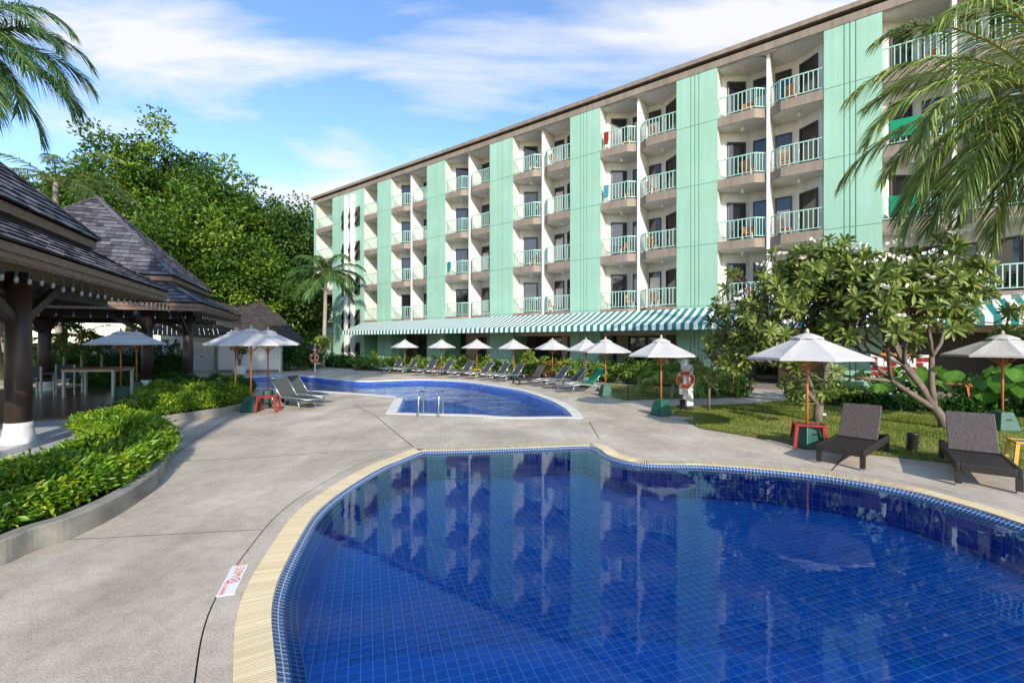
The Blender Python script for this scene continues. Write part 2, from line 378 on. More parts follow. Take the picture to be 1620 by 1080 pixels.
# ------------------------------------------------------------------ pools
near_px = [(-1.72, 2.8), (-2.21, 3.715), (-2.51, 4.815), (-2.66, 5.7), (-2.617, 6.66), (-2.43, 7.675), (-2.20, 8.28), (-1.97, 8.85), (-1.80, 9.0), (-1.0, 9.08), (.3, 9.27),
           (1.45, 9.46), (1.78, 9.36), (1.95, 8.95), (2.02, 8.5), (2.3, 8.12), (2.75, 8.05), (3.29, 8.02), (4.264, 7.734), (5.123, 7.304), (5.754, 6.66), (6.0, 6.05), (6.12, 5.42),
           (6.15, 4.2), (5.6, 2.6), (4.2, 1.0), (2.2, .35), (.4, .65), (-.9, 1.5)]
NO = resample(catmull(near_px, 8), .05)
NI = resample(offset(resample(NO, .05), .24), .05)
NI2 = resample(offset(NI, .17), .05)
far_px = [(-3.62, 13.1), (-3.62, 13.1), (-1.0, 12.78), (1.4, 12.45), (1.86, 12.36), (1.97, 12.6), (2.0, 13.4), (1.92, 14.6), (1.6, 16.5), (.6, 19.7), (-.86, 22.2), (-2.6, 24.4), (-4.9, 25.4), (-6.67, 24.9), (-7.96, 24.4), (-10.2, 26.0), (-12.87, 28.2),
          (-15.0, 27.8), (-16.2, 25.6), (-15.6, 23.0), (-13.6, 21.2), (-11.6, 20.3), (-9.7, 19.6), (-7.18, 18.6), (-5.0, 17.4), (-4.44, 17.1), (-4.35, 16.8)]
FO = catmull(far_px[2:], 6)                      # rounded loop, then the square corner
FO = resample([Vector((p[0], p[1])) for p in FO if not (p[0] < -1.2 and p[1] < 16.6 and p[0] > -4.2)][:]+[Vector((-4.28, 16.6)), Vector((-3.66, 13.15))], .12)
if np.sum(FO[:, 0]*np.roll(FO[:, 1], -1)-np.roll(FO[:, 0], -1)*FO[:, 1]) > 0: FO = FO[::-1]
FI = resample(offset(FO, .30), .12)
if np.sum(NO[:, 0]*np.roll(NO[:, 1], -1)-np.roll(NO[:, 0], -1)*NO[:, 1]) > 0: NO = NO[::-1]; NI = NI[::-1]; NI2 = NI2[::-1]

def strip(a, b, w):
    a, b = Vector((a[0], a[1])), Vector((b[0], b[1])); d = (b-a).normalized(); n = Vector((-d.y, d.x))*w/2
    return [a+n, b+n, b-n, a-n]
joints = []
for line in ([(110, 853), (415, 837)], [(280, 730), (420, 722), (545, 714), (627, 710.5)], [(592, 656), (654, 707)], [(932, 667), (948, 694)], [(278, 716), (340, 676), (372, 655)], [(1338, 719), (1315, 744)], [(560, 640), (592, 656)]):
    for a, b in zip(line[:-1], line[1:]):
        A, B = G(*a), G(*b); joints.append(strip(A, B, .012 if A.y < 7 else .02))
BO = offset(resample(NO, .12), -.2)               # joint round the coping
BO = resample(BO, .15); i0 = np.argmin(np.linalg.norm(BO-np.array([-2.1, 8.75]), axis=1)); n_ = len(BO)
order = [(i0+k) % n_ for k in range(n_)]
for k in range(n_-1):
    a, b = BO[order[k]], BO[order[k+1]]
    if a[1] > 8.6 and a[0] > -2.1 and a[0] < 3.0: continue
    joints.append(strip(a, a+(b-a)*1.02, .011))
BIG = [(-300, -120), (300, -120), (300, 400), (-300, 400)]
FO_h = [tuple(p) for p in offset(FO, .02)]; NO_h = [tuple(p) for p in offset(NO, .02)]
tag(sheet('ground', BIG, [FO_h[::2], NO_h[::3]], -.03, mat('ground_earth', (.06, .062, .03), .95, .3, .5)), kind='structure')
DECK = [(-26, -6), (13, -6), (13, 8), (11.5, 18), (8, 24.5), (-6, 33.2), (-13, 37.5), (-24, 37.5), (-26, 20)]
jh = [[tuple(p) for p in j] for j in joints]
tag(sheet('pool_deck', DECK, [FO_h, NO_h]+jh, 0, CONC), kind='structure')
tag(sheet('joint_bed', DECK, [FO_h[::2], NO_h[::3]], -.014, JOINT), kind='structure')

# near pool shell
def ring(name, rings, m, parent=None, uvs=None):
    vs = []; fs = []; n = len(rings[0][0])
    for P, z in rings: vs += [(p[0], p[1], z) for p in P]
    for i in range(len(rings)-1):
        for k in range(n): fs.append((i*n+k, (i+1)*n+k, (i+1)*n+(k+1) % n, i*n+(k+1) % n))
    me = bpy.data.meshes.new(name); me.from_pydata(vs, [], fs)
    u = me.uv_layers.new(name='uv'); s = np.concatenate([[0], np.cumsum(np.linalg.norm(np.diff(np.vstack([rings[0][0], rings[0][0][:1]]), axis=0), axis=1))])
    hh = [0]
    for i in range(1, len(rings)): hh.append(hh[-1]+math.hypot(np.linalg.norm(rings[i][0][0]-rings[i-1][0][0]), rings[i][1]-rings[i-1][1]))
    for p in me.polygons:
        for li in p.loop_indices:
            vi = me.loops[li].vertex_index; i, k = divmod(vi, n); ss = s[k]
            if k == 0 and max(me.loops[l].vertex_index % n for l in p.loop_indices) == n-1: ss = s[n]
            u.data[li].uv = (ss, hh[i])
    me.materials.append(m); return link(name, me, parent)
def match(P, Q):            # same count, nearest by arclength-aligned start
    n = len(P); s = np.linspace(0, len(Q), n, endpoint=False); Q = np.asarray(Q); i0 = s.astype(int) % len(Q); f = (s-np.floor(s))[:, None]
    return Q[i0]*(1-f)+Q[(i0+1) % len(Q)]*f
def tilemat(name, size, c1, c2, mortar, msize=.012, rough=.25):
    m = bpy.data.materials.new(name); m.use_nodes = True; n = m.node_tree; b = n.nodes['Principled BSDF']; b.inputs['Roughness'].default_value = rough
    u = n.nodes.new('ShaderNodeUVMap'); u.uv_map = 'uv'
    br = n.nodes.new('ShaderNodeTexBrick'); br.offset = 0; br.inputs['Scale'].default_value = 1; br.inputs['Brick Width'].default_value = size; br.inputs['Row Height'].default_value = size
    br.inputs['Mortar Size'].default_value = msize*size; br.inputs['Color1'].default_value = (*c1, 1); br.inputs['Color2'].default_value = (*c2, 1); br.inputs['Mortar'].default_value = (*mortar, 1)
    br.inputs['Mortar Smooth'].default_value = .2
    n.links.new(u.outputs[0], br.inputs['Vector']); n.links.new(br.outputs[0], b.inputs['Base Color']); return m
MOSAIC = tilemat('mosaic_band', .05, (.010, .04, .16), (.02, .075, .26), (.42, .50, .55), .085)
WALLT = tilemat('pool_wall_tile', .12, (.000, .075, .42), (.001, .12, .58), (.35, .58, .75), .03)
FARW = tilemat('pool_wall_mosaic', .09, (.004, .08, .5), (.01, .12, .65), (.35, .55, .7), .06)
nb = thing('foreground_pool', 'round blue tiled pool with cream slatted gutter in the foreground', 'swimming pool')
n0 = len(NO); NIm = match(NO, NI); 
# nearest-point alignment keeps the rings straight
def align(P, Q):
    d = ((P[:, None, :]-Q[None])**2).sum(2); return Q[d.argmin(1)]
NIa = offset(NO, .24)
for _ in range(3): NIa = (np.roll(NIa, 1, 0)+NIa*2+np.roll(NIa, -1, 0))/4
NI2a = offset(NO, .42)
for _ in range(14): NI2a = (np.roll(NI2a, 1, 0)+NI2a*2+np.roll(NI2a, -1, 0))/4
FLOORZ = -.52; WATZ = -.055
ring('gutter_bed', [(NO, 0.001), (NO, -.06), (NIa, -.06), (NIa, -.012)], JOINT, nb)
ring('mosaic_band', [(NIa, -.012), (NI2a, -.11)], MOSAIC, nb)
ring('pool_wall', [(NI2a, -.11), (NI2a, FLOORZ-.02)], WALLT, nb)
fl = sheet('pool_floor', [tuple(p) for p in offset(NI2a, -.02)[::2]], [], FLOORZ-.0012, GROUT, nb)
# floor tiles
ang = R(17.7); ux = np.array([math.cos(ang), math.sin(ang)]); uy = np.array([-math.sin(ang), math.cos(ang)]); ts = .094
ii, jj = np.meshgrid(np.arange(-90, 115), np.arange(-50, 140)); cen = ii.ravel()[:, None]*ts*ux+jj.ravel()[:, None]*ts*uy
ins = pip(cen, NI2a[::2]); dd_, _ = edge_dist(cen, NI2a[::3]); cen = cen[ins | (dd_ < .06)]
hw = ts/2-.0034
tb = MB(); tb.box(-hw, hw, -hw, hw, -.0015, 0); tile_me = tb.mesh('tile', TILE)
infr = (cen[:, 1] > 3.35) & (np.abs(cen[:, 0]) < 1.12*cen[:, 1])
key = np.where(infr, cen[:, 1]+.15*np.abs(cen[:, 0]-.8), 99); od = key.argsort()
for i in od[:300]: link('tile', tile_me, fl, (cen[i, 0], cen[i, 1], FLOORZ), ang)
rest = cen[od[300:]]; bx = np.array([[-hw, -hw, -.0015], [hw, -hw, -.0015], [hw, hw, -.0015], [-hw, hw, -.0015], [-hw, -hw, 0], [hw, -hw, 0], [hw, hw, 0], [-hw, hw, 0]])
bq = np.stack([bx[:, 0]*ux[0]+bx[:, 1]*uy[0], bx[:, 0]*ux[1]+bx[:, 1]*uy[1], bx[:, 2]+FLOORZ], 1)
V = (bq[None]+np.concatenate([rest, np.zeros((len(rest), 1))], 1)[:, None, :]).reshape(-1, 3)
Fq = np.array([[4, 5, 6, 7], [0, 1, 5, 4], [1, 2, 6, 5], [2, 3, 7, 6], [3, 0, 4, 7]])
F = (np.arange(len(rest))[:, None, None]*8+Fq[None]).reshape(-1, 4)
tag(link('tile_field', np_mesh('tile_field', V, F, TILE), fl), kind='stuff')
# gutter slats
NOs = resample(NO, .024); t_ = np.roll(NOs, -1, 0)-np.roll(NOs, 1, 0); an = np.arctan2(t_[:, 1], t_[:, 0])
sb = MB(); sb.box(-.0085, .0085, -.238, -.002, -.03, .004); slat_me = sb.mesh('gutter_slat', COPE)
vis = (NOs[:, 1] > 2.6) & (np.abs(NOs[:, 0]) < 1.15*NOs[:, 1]); key = np.where(vis, np.hypot(NOs[:, 0], NOs[:, 1]), 99); od = key.argsort()
for i in od[:300]: link('gutter_slat', slat_me, nb, (NOs[i, 0], NOs[i, 1], 0), an[i])
gm = MB()
for i in od[300:]:
    gm.box(-.0085, .0085, -.238, -.002, -.03, .004, Matrix.Translation((NOs[i, 0], NOs[i, 1], 0)) @ Matrix.Rotation(an[i], 4, 'Z'))
tag(gm.build('gutter_slat_run', COPE, nb), kind='stuff')

def water(name, bump, scale, tint, ior):
    m = bpy.data.materials.new(name); m.use_nodes = True; n = m.node_tree; n.nodes.clear()
    o = n.nodes.new('ShaderNodeOutputMaterial'); tr = n.nodes.new('ShaderNodeBsdfTransparent'); tr.inputs[0].default_value = (*tint, 1)
    gl = n.nodes.new('ShaderNodeBsdfGlossy'); gl.inputs['Roughness'].default_value = .012; gl.inputs[0].default_value = (.72, .88, 1, 1)
    fr = n.nodes.new('ShaderNodeFresnel'); fr.inputs[0].default_value = ior
    ms = n.nodes.new('ShaderNodeMixShader'); tcn = n.nodes.new('ShaderNodeTexCoord')
    mpn = n.nodes.new('ShaderNodeMapping'); mpn.inputs['Scale'].default_value = (1, 1.5 if bump < .5 else 2.4, 1); n.links.new(tcn.outputs['Object'], mpn.inputs[0])
    nn = n.nodes.new('ShaderNodeTexNoise'); nn.inputs['Scale'].default_value = scale; nn.inputs['Detail'].default_value = 3; n.links.new(mpn.outputs[0], nn.inputs['Vector'])
    n2 = n.nodes.new('ShaderNodeTexNoise'); n2.inputs['Scale'].default_value = .45; n2.inputs['Detail'].default_value = 2; n.links.new(mpn.outputs[0], n2.inputs['Vector'])
    mu = n.nodes.new('ShaderNodeMath'); mu.operation = 'MULTIPLY'; n.links.new(nn.outputs['Fac'], mu.inputs[0]); n.links.new(n2.outputs['Fac'], mu.inputs[1])
    bu = n.nodes.new('ShaderNodeBump'); bu.inputs['Strength'].default_value = bump; bu.inputs['Distance'].default_value = .02 if bump < .5 else .16
    n.links.new(mu.outputs[0], bu.inputs['Height'])
    n.links.new(bu.outputs[0], gl.inputs['Normal']); n.links.new(bu.outputs[0], fr.inputs['Normal'])
    n.links.new(fr.outputs[0], ms.inputs[0]); n.links.new(tr.outputs[0], ms.inputs[1]); n.links.new(gl.outputs[0], ms.inputs[2]); n.links.new(ms.outputs[0], o.inputs[0])
    return m
w1 = sheet('water', [tuple(p) for p in offset(NIa, .05)[::2]], [], WATZ, water('pool_water', .11, 3.0, (.62, .88, .99), 1.27))
tag(w1, kind='structure')
# far pool
fb = thing('main_pool', 'large free-form blue pool with white stone edge before the hotel', 'swimming pool')
FIa = offset(FO, .30)
for _ in range(3): FIa = (np.roll(FIa, 1, 0)+FIa*2+np.roll(FIa, -1, 0))/4
ring('stone_edge', [(offset(FO, -.0), -.02), (FO, .012), (FIa, .008), (FIa, -.04)], STONE, fb)
FI2 = offset(FO, .42)
for _ in range(6): FI2 = (np.roll(FI2, 1, 0)+FI2*2+np.roll(FI2, -1, 0))/4
ring('mosaic_band', [(FIa, -.04), (FI2, -.12)], FARW, fb)
ring('pool_wall', [(FI2, -.12), (FI2, -1.2)], FARW, fb)
sheet('pool_floor', [tuple(p) for p in FO[::2]], [], -1.2, mat('far_floor', (.0, .22, .66), .4, .2, 1), fb)
w2 = sheet('water', [tuple(p) for p in offset(FIa, .04)], [], -.075, water('pool_water_rippled', 1.0, 1.7, (.5, .82, .99), 1.16))
tag(w2, kind='structure')
# ladder
for x in (662, 694):
    p = G(x, 659.5)
    t = thing('pool_ladder_rail', 'curved steel ladder rail at the square corner of the big pool' if x == 662 else 'curved steel ladder rail standing further from the square pool corner', 'ladder rail', p, 0, 'ladder rails of the big pool')
    cv = catmull([(0, 0, 0), (0, .02, .45), (.01, .12, .66), (.04, .30, .70), (.05, .46, .52), (.05, .5, -.3)], 5, False)
    MB().tube(cv, .021, 8).build('handrail', STEEL, t, True); MB().lathe([(.05, 0.002), (.05, .012), (.03, .02)], 12).build('flange', STEEL, t)
# lawn
LAWN1 = [G(1030, 647), G(1068, 658), G(1109, 678), G(1175, 689), G(1257, 702), G(1353, 717), G(1409, 722.6), G(1494, 732), G(1620, 749), Vector((12.5, 6)), Vector((16, 9)), G(1620, 662), G(1390, 645), G(1250, 634), G(1168, 640), G(1090, 642), G(1035, 643.5)]
LAWN2 = [G(960, 626), G(989, 633.5), G(1062, 631), G(1185, 629), G(1185, 621), G(1090, 614), G(964, 608)]
tag(sheet('lawn', LAWN1, [], .012, LAWN), kind='structure'); tag(sheet('lawn', LAWN2, [], .012, LAWN), kind='structure')
def grass(poly, n, name):
    q = np.array([(p[0], p[1]) for p in poly]); lo, hi = q.min(0), q.max(0)
    P = lo+(hi-lo)*RNG.random((n*3, 2)); P = P[pip(P, poly)]; P = P[(np.abs(P[:, 0]) < 1.2*P[:, 1]+1)][:n]; k = len(P)
    patch = .5+.5*np.sin(P[:, 0]*1.9+np.sin(P[:, 1]*2.3))*np.cos(P[:, 1]*1.4+P[:, 0]*.8)
    keep = RNG.random(k) < .35+.65*patch; P = P[keep]; patch = patch[keep]; k = len(P)
    D = np.stack([RNG.normal(size=k)*.6, RNG.normal(size=k)*.6, np.ones(k)], 1)
    return tag(link('grass', leaves('grass', np.concatenate([P, np.full((k, 1), .01)], 1), D, RNG.normal(size=(k, 3)), .03+.035*RNG.random(k), .012, LF_GRASS, .75-.45*patch+.35*(RNG.random(k)-.5), 0)), name, 'grass', kind='stuff')
grass(LAWN1, 110000, 'patchy green lawn grass round the frangipani trunks'); grass(LAWN2, 14000, 'narrow strip of grass before the shrub bed')
# ------------------------------------------------------------------ hotel (local x along the front, y inwards, z up)
HR = math.atan2(-.604, .797); HP = Vector((-19.8, 45.5, 0))
hotel = thing('hotel_building', 'five storey mint green hotel with balcony bays facing the pools', 'building', HP, HR)
HM = Matrix.Translation(HP) @ Matrix.Rotation(HR, 4, 'Z')
FL = [3.97, 7.06, 10.15, 13.24]; ROOF = 15.78; TEND = 56.9
BAYS = [12.1+6.4*k for k in range(7)]; BW = 4.4
# green piers with grooves
def pier(t0, t1, dep=1.7, grooves=(.36, .46, .56)):
    mb = MB(); cuts = [t0]+[t0+(t1-t0)*g for g in grooves]+[t1]; g = .018
    zs = [0.0]+[z-.05 for z in FL]+[ROOF]
    for a, b in zip(cuts[:-1], cuts[1:]):
        for z0, z1 in zip(zs[:-1], zs[1:]):
            mb.box(a+(g if a > t0 else 0), b-(g if b < t1 else 0), 0, .06, z0+(.012 if z0 else 0), z1-.012)
    o = mb.build('pier_panel', GREEN, hotel)
    MB().box(t0+.005, t1-.005, .03, dep, 0, ROOF-.01).build('pier_core', GREEN_D, o)
    return o
PIERS = [(10.25, 12.1)]+[(b+BW, b+6.4) for b in BAYS]
for a, b in PIERS: pier(a, b)
pier(0.0, .38, 2.2, ())
pier(3.3, 8.3, 2.2, (.3, .42, .62, .72))
# roof
MB().box(-.1, TEND, -.02, .5, ROOF, ROOF+.34).build('fascia_band', TAUPE, hotel)
MB().box(-.05, TEND, .12, 12, ROOF+.34, ROOF+.5).build('roof_gap', DARKB, hotel)
MB().box(-.35, TEND, -.14, 12.3, ROOF+.5, ROOF+.72).build('roof_edge', TAUPE, hotel)
for t in (44.3,):
    dish = thing('roof_cabin', 'small pale lattice tank box standing on the hotel roof edge', 'rooftop box', HM @ Vector((t, 2.4, ROOF+.78)), HR)
    MB().box(-.7, .7, -.5, .5, 0, .5).build('box', WHITE, dish); MB().box(-.75, .75, -.55, .55, .5, .56).build('lid', TAUPE, dish)
# core block, ends, back
MB().box(.05, TEND, 2.62, 12, .05, ROOF-.005).build('core_block', INSIDE, hotel)
MB().box(.0, .04, .1, 12, 0, ROOF-.004).build('end_wall', GREEN, hotel)
MB().box(TEND, TEND+.2, 0, 12, 0, ROOF-.004).build('end_wall', GREEN, hotel)

# shared meshes for a half bay; s=+1 left half (pier on the left), local origin at the divider, x mirrored for s=-1
H = BW/2; CH = .55; CR = .42            # chamfer length, chamfer recess
def half(s):
    X = lambda x: s*(x-H)               # x measured from the pier
    d = {}
    # slab with chamfer
    pts = [(X(0.0), .02), (X(H-CH), .02), (X(H-.07), CR), (X(H-.07), 2.4), (X(0), 2.4)]
    m = MB(); m.prism(pts, -.45, -.004); d['slab'] = m.mesh('balcony', TAUPE)
    pts2 = [(X(0.01), .06), (X(H-CH), .06), (X(H-.08), CR+.05), (X(H-.08), 2.39), (X(.01), 2.39)]
    m = MB(); m.poly(pts2 if s < 0 else pts2, -.455); d['soffit'] = m.mesh('soffit', WHITE)
    m = MB(); m.poly(pts2, .002); d['floor'] = m.mesh('balcony_floor', BEIGE)
    # rails
    a, b, c = Vector((X(.03), .07, 0)), Vector((X(H-CH+.02), .07, 0)), Vector((X(H-.09), CR+.05, 0))
    m = MB()
    for z, w in ((.97, .05),):
        o = Vector((0, 0, z)); m.bar(a+o, b+o, w, w); m.bar(b+o, c+o, w, w)
    d['rail'] = m.mesh('top_rail', RAIL); m = MB(); o = Vector((0, 0, .10)); m.bar(a+o, b+o, .035, .035); m.bar(b+o, c+o, .035, .035); d['rail2'] = m.mesh('bottom_rail', RAIL)
    n1, n2 = 9, 4; bp = [a.lerp(b, k/n1) for k in range(n1+1)]+[b.lerp(c, (k+.6)/n2) for k in range(n2)]
    d['bp'] = bp
    m = MB()
    for p in bp: m.box(p.x-.019, p.x+.019, p.y-.012, p.y+.012, .10, .96)
    d['balus'] = m.mesh('baluster_run', RAIL)
    # recess walls (one storey 3.09 high less the slab)
    m = MB(); hz = 2.63
    A, B, Cc, D = (X(.0), .02), (X(.12), .8), (X(1.15), 1.6), (X(H-.07), 1.6)
    def wall(p, q):
        vs = [(p[0], p[1], 0), (q[0], q[1], 0), (q[0], q[1], hz), (p[0], p[1], hz)]
        m.add(vs, [(0, 1, 2, 3) if s > 0 else (3, 2, 1, 0)])
    wall((X(.003), .07), (X(.003), .8)); wall((X(.003), .8), B); wall(B, Cc); wall(Cc, D)
    d['wall'] = m.mesh('recess_wall', WHITE)
    # door on the slanted wall
    Bv, Cv = Vector((*B, 0)), Vector((*Cc, 0)); e = (Cv-Bv).normalized(); nrm_ = Vector((-e.y, e.x, 0)) if (Vector((-e.y, e.x, 0)).y < 0) else Vector((e.y, -e.x, 0))
    L = (Cv-Bv).length; p0, p1 = Bv+e*.18, Bv+e*(L-.18)
    Mx = Matrix(((e.x, nrm_.x, 0, p0.x), (e.y, nrm_.y, 0, p0.y), (0, 0, 1, 0), (0, 0, 0, 1))); wd = (p1-p0).length
    m = MB()
    for bx_ in ((0, .08, 0, 2.12), (wd-.08, wd, 0, 2.12), (.08, wd-.08, 2.03, 2.12), (.08, wd-.08, .02, .12)): m.box(bx_[0], bx_[1], .002, .07, bx_[2], bx_[3], Mx)
    d['door'] = m.mesh('door', DARKB)
    d['dpane'] = MB().box(.085, wd-.085, .004, .03, .125, 2.025, Mx).mesh('pane', GLASS)
    d['handle'] = MB().box(wd-.075, wd-.05, .07, .11, .95, 1.15, Mx).mesh('handle', STEEL)
    # window on the back wall
    x0, x1 = sorted((X(1.36), X(H-.14))); m = MB()
    for (a0, a1, b0, b1) in ((x0, x0+.06, .3, 2.12), (x1-.06, x1, .3, 2.12), (x0+.06, x1-.06, 2.06, 2.12), (x0+.06, x1-.06, .3, .36)): m.box(a0, a1, 1.54, 1.598, b0, b1)
    d['win'] = m.mesh('window', DARKB)
    d['wpane'] = MB().box(x0+.062, x1-.062, 1.565, 1.596, .362, 2.058).mesh('pane', GLASS)
    d['blind'] = MB().box(x0+.07, x1-.07, 1.555, 1.563, .37, 1.62).mesh('blind', BLIND)
    m = MB(); m.lathe([(.06, 2.44), (.07, 2.48), (.07, 2.628)], 10, (X(1.0), .75)); d['lamp'] = m.mesh('ceiling_lamp', WHITEP)
    return d
HALF = {1: half(1), -1: half(-1)}
bal1 = MB().box(-.019, .019, -.012, .012, .10, .96).mesh('baluster', RAIL)
rb = random.Random(5)
nbal = 0
for k, b in enumerate(BAYS):
    cx = b+H
    for fi, z in enumerate(FL):
        for s in (1, -1):
            d = HALF[s]
            sl_ = link('balcony', d['slab'], hotel, (cx, 0, z))
            link('balcony_floor', d['floor'], sl_); link('soffit', d['soffit'], sl_)
            link('top_rail', d['rail'], sl_); link('bottom_rail', d['rail2'], sl_)
            if k in (3, 4, 5) and nbal+len(d['bp']) <= 300 and fi >= (0 if k < 5 else 2):
                for p in d['bp']: link('baluster', bal1, sl_, p)
                nbal += len(d['bp'])
            else: tag(link('baluster_run', d['balus'], sl_), kind='stuff')
            link('recess_wall', d['wall'], hotel, (cx, 0, z))
            do = link('door', d['door'], hotel, (cx, 0, z)); link('pane', d['dpane'], do); link('handle', d['handle'], do)
            wi = link('window', d['win'], hotel, (cx, 0, z)); link('pane', d['wpane'], wi)
            if rb.random() < .65:
                q = link('blind', d['blind'], wi); q.scale.z = rb.choice((1, 1.12, .9, .75, .6))
            link('ceiling_lamp', d['lamp'], sl_)
        # top soffit under the roof
    for s in (1, -1): link('soffit', HALF[s]['soffit'], hotel, (cx, 0, ROOF+.38))
    MB().box(cx-.07, cx+.07, .30, 2.5, 3.5, ROOF+.02).build('divider_fin', FIN, hotel)
    MB().box(b+.001, b+BW-.001, .05, 2.6, ROOF-.03, ROOF-.005).build('roof_soffit', WHITE, hotel)
# single balconies at the far end
def single(t0, t1):
    for z in FL:
        sl_ = MB().box(t0, t1, .02, 2.4, z-.45, z).build('balcony', TAUPE, hotel)
        MB().box(t0+.01, t1-.01, .05, 2.38, z-.458, z-.451).build('soffit', WHITE, sl_)
        m = MB(); m.bar((t0+.03, .07, z+.97), (t1-.03, .07, z+.97), .05, .05); m.build('top_rail', RAIL, sl_); m = MB(); m.bar((t0+.03, .07, z+.1), (t1-.03, .07, z+.1), .035, .035); m.build('bottom_rail', RAIL, sl_)
        m = MB(); n = int((t1-t0)/.19)
        for k in range(n+1):
            x = t0+.05+(t1-t0-.1)*k/n; m.box(x-.019, x+.019, .058, .082, z+.1, z+.96)
        tag(m.build('baluster_run', RAIL, sl_), kind='stuff')
        m = MB(); m.add([(t0+.003, .07, z), (t0+.003, 1.8, z), (t0+.003, 1.8, z+2.64), (t0+.003, .07, z+2.64), (t1, 1.8, z), (t1, 1.8, z+2.64)], [(0, 1, 2, 3), (1, 4, 5, 2)]); m.build('recess_wall', WHITE, hotel)
        m = MB(); x1 = t1-.05; x0 = x1-.7; m.box(x0, x0+.07, 1.74, 1.797, z, z+2.1); m.box(x1-.07, x1, 1.74, 1.797, z, z+2.1); m.box(x0+.07, x1-.07, 1.74, 1.797, z+2.03, z+2.1); do = m.build('door', DARKB, hotel)
        MB().box(x0+.072, x1-.072, 1.77, 1.796, z, z+2.028).build('pane', GLASS, do)
    MB().box(t0, t1, .05, 2.6, ROOF-.03, ROOF-.005).build('roof_soffit', WHITE, hotel)
single(.38, 3.3); single(8.3, 10.25)
MB().box(.38, 3.3, .02, .3, 0, 3.5).build('ground_wall', GREEN, hotel)
# white downpipe fins and top-hung stair windows
for t in (5.82, 6.82): MB().box(t-.14, t+.14, -.3, -.003, 0, ROOF-.35).build('white_fin', FIN, hotel)
for z in FL+[1.0]:
    for (a, b) in ((5.0, 5.6), (6.1, 6.6), (7.1, 7.75)):
        z0, z1 = z-.75, z+1.0; m = MB()
        for q in ((a, a+.06, z0, z1), (b-.06, b, z0, z1), (a+.06, b-.06, z1-.06, z1), (a+.06, b-.06, z0, z0+.06)): m.box(q[0], q[1], -.03, -.002, q[2], q[3])
        w_ = m.build('window', DARKB, hotel)
        MB().box(a+.062, b-.062, -.016, -.004, z0+.062, z1-.062).build('pane', INSIDE, w_)
        for (c0, c1) in ((z0+.08, (z0+z1)/2-.02), ((z0+z1)/2+.02, z1-.07)):
            m = MB(); Mx = Matrix.Translation((0, -.035, c1)) @ Matrix.Rotation(R(-13), 4, 'X')
            m.box(a+.07, b-.07, -.02, .0, -(c1-c0), 0, Mx); m.build('open_sash', GLASS, w_)
# ground floor
GF = MB().box(.0, TEND, -2.2, 12, -.02, .05).build('ground_floor_slab', FLOORIN, hotel)
MB().box(10.2, TEND, .07, 2.6, 3.42, 3.5).build('ground_soffit', WHITE, hotel)
for k, b in enumerate([8.3]+BAYS):
    w = 1.95 if k == 0 else BW
    MB().box(b+.005, b+w-.005, .25, .4, 2.45 if k > 2 else 2.75, 3.42).build('header_beam', BEIGE, hotel)
    back = 2.3
    if k in (6,): continue                                  # lobby entrance stays open
    MB().box(b+.006, b+w-.006, back, back+.1, .05, 3.42).build('shop_wall', INSIDE if k % 2 else BEIGE, hotel)
    if k == 0: continue
    x0 = b+.3+(k % 3)*.5
    for j in range(2):
        a0 = x0+j*1.15; m = MB()
        for q in ((a0, a0+.07, .05, 2.4), (a0+1.03, a0+1.1, .05, 2.4), (a0+.07, a0+1.03, 2.32, 2.4), (a0+.07, a0+1.03, .05, .2)): m.box(q[0], q[1], back-.06, back-.002, q[2], q[3])
        g_ = m.build('glass_door', DARKB, hotel); MB().box(a0+.072, a0+1.028, back-.04, back-.02, .202, 2.318).build('pane', GLASS, g_)
    MB().box(b+w-1.3, b+w-.9, 1.2, 1.6, .05, 3.42).build('inner_column', BEIGE, hotel)
# lobby interior
b = BAYS[4]
MB().box(b-.6, b+BW+.6, 2.75, 2.8, .05, 3.4).build('lobby_screen', mat('lobby_timber', (.16, .09, .05), .5, .3, 6, stretch=(6, 6, .5)), hotel)
# a bay left open shows a timber screen behind a reception desk
# awning
ea, zt, zf, zb = 2.13, 3.80, 2.97, 2.66; AW0, AW1 = 8.15, TEND-.3
mg = MB(); n = int((AW1-AW0)/.2)
for k in range(n):
    a, b_ = AW0+k*.2, AW0+(k+1)*.2; mg.cur = k % 2
    sag = [(-.03, zt), (-ea*.5, (zt+zf)/2-.035), (-ea, zf), (-ea-.03, zb)]
    for (y0, z0), (y1, z1) in zip(sag[:-1], sag[1:]): mg.add([(a, y0, z0), (b_, y0, z0), (b_, y1, z1), (a, y1, z1)], [(0, 3, 2, 1)])
aw = thing('awning', 'long green and white striped awning along the hotel ground floor', 'awning', HP, HR)
c_ = mg.build('fabric', [AWN_G, AWN_W], aw); sd = c_.modifiers.new('solid', 'SOLIDIFY'); sd.thickness = .006
MB().add([(AW0, -.03, zt), (AW0, -ea*.5, (zt+zf)/2-.035), (AW0, -ea, zf), (AW0, -ea-.03, zb), (AW0, -.03, zb)], [(0, 1, 2, 3, 4)]).build('end_flap', AWN_W, aw)
m = MB(); m.tube([(AW0, -ea+.04, zf-.04), (AW1, -ea+.04, zf-.04)], .03, 8); m.build('front_bar', ALU, aw)
for k in range(17):
    t = AW0+.2+k*3.0; m = MB(); m.bar((t, -.02, 3.05), (t, -ea+.05, zf-.06), .035, .035); m.build('arm', ALU, aw)
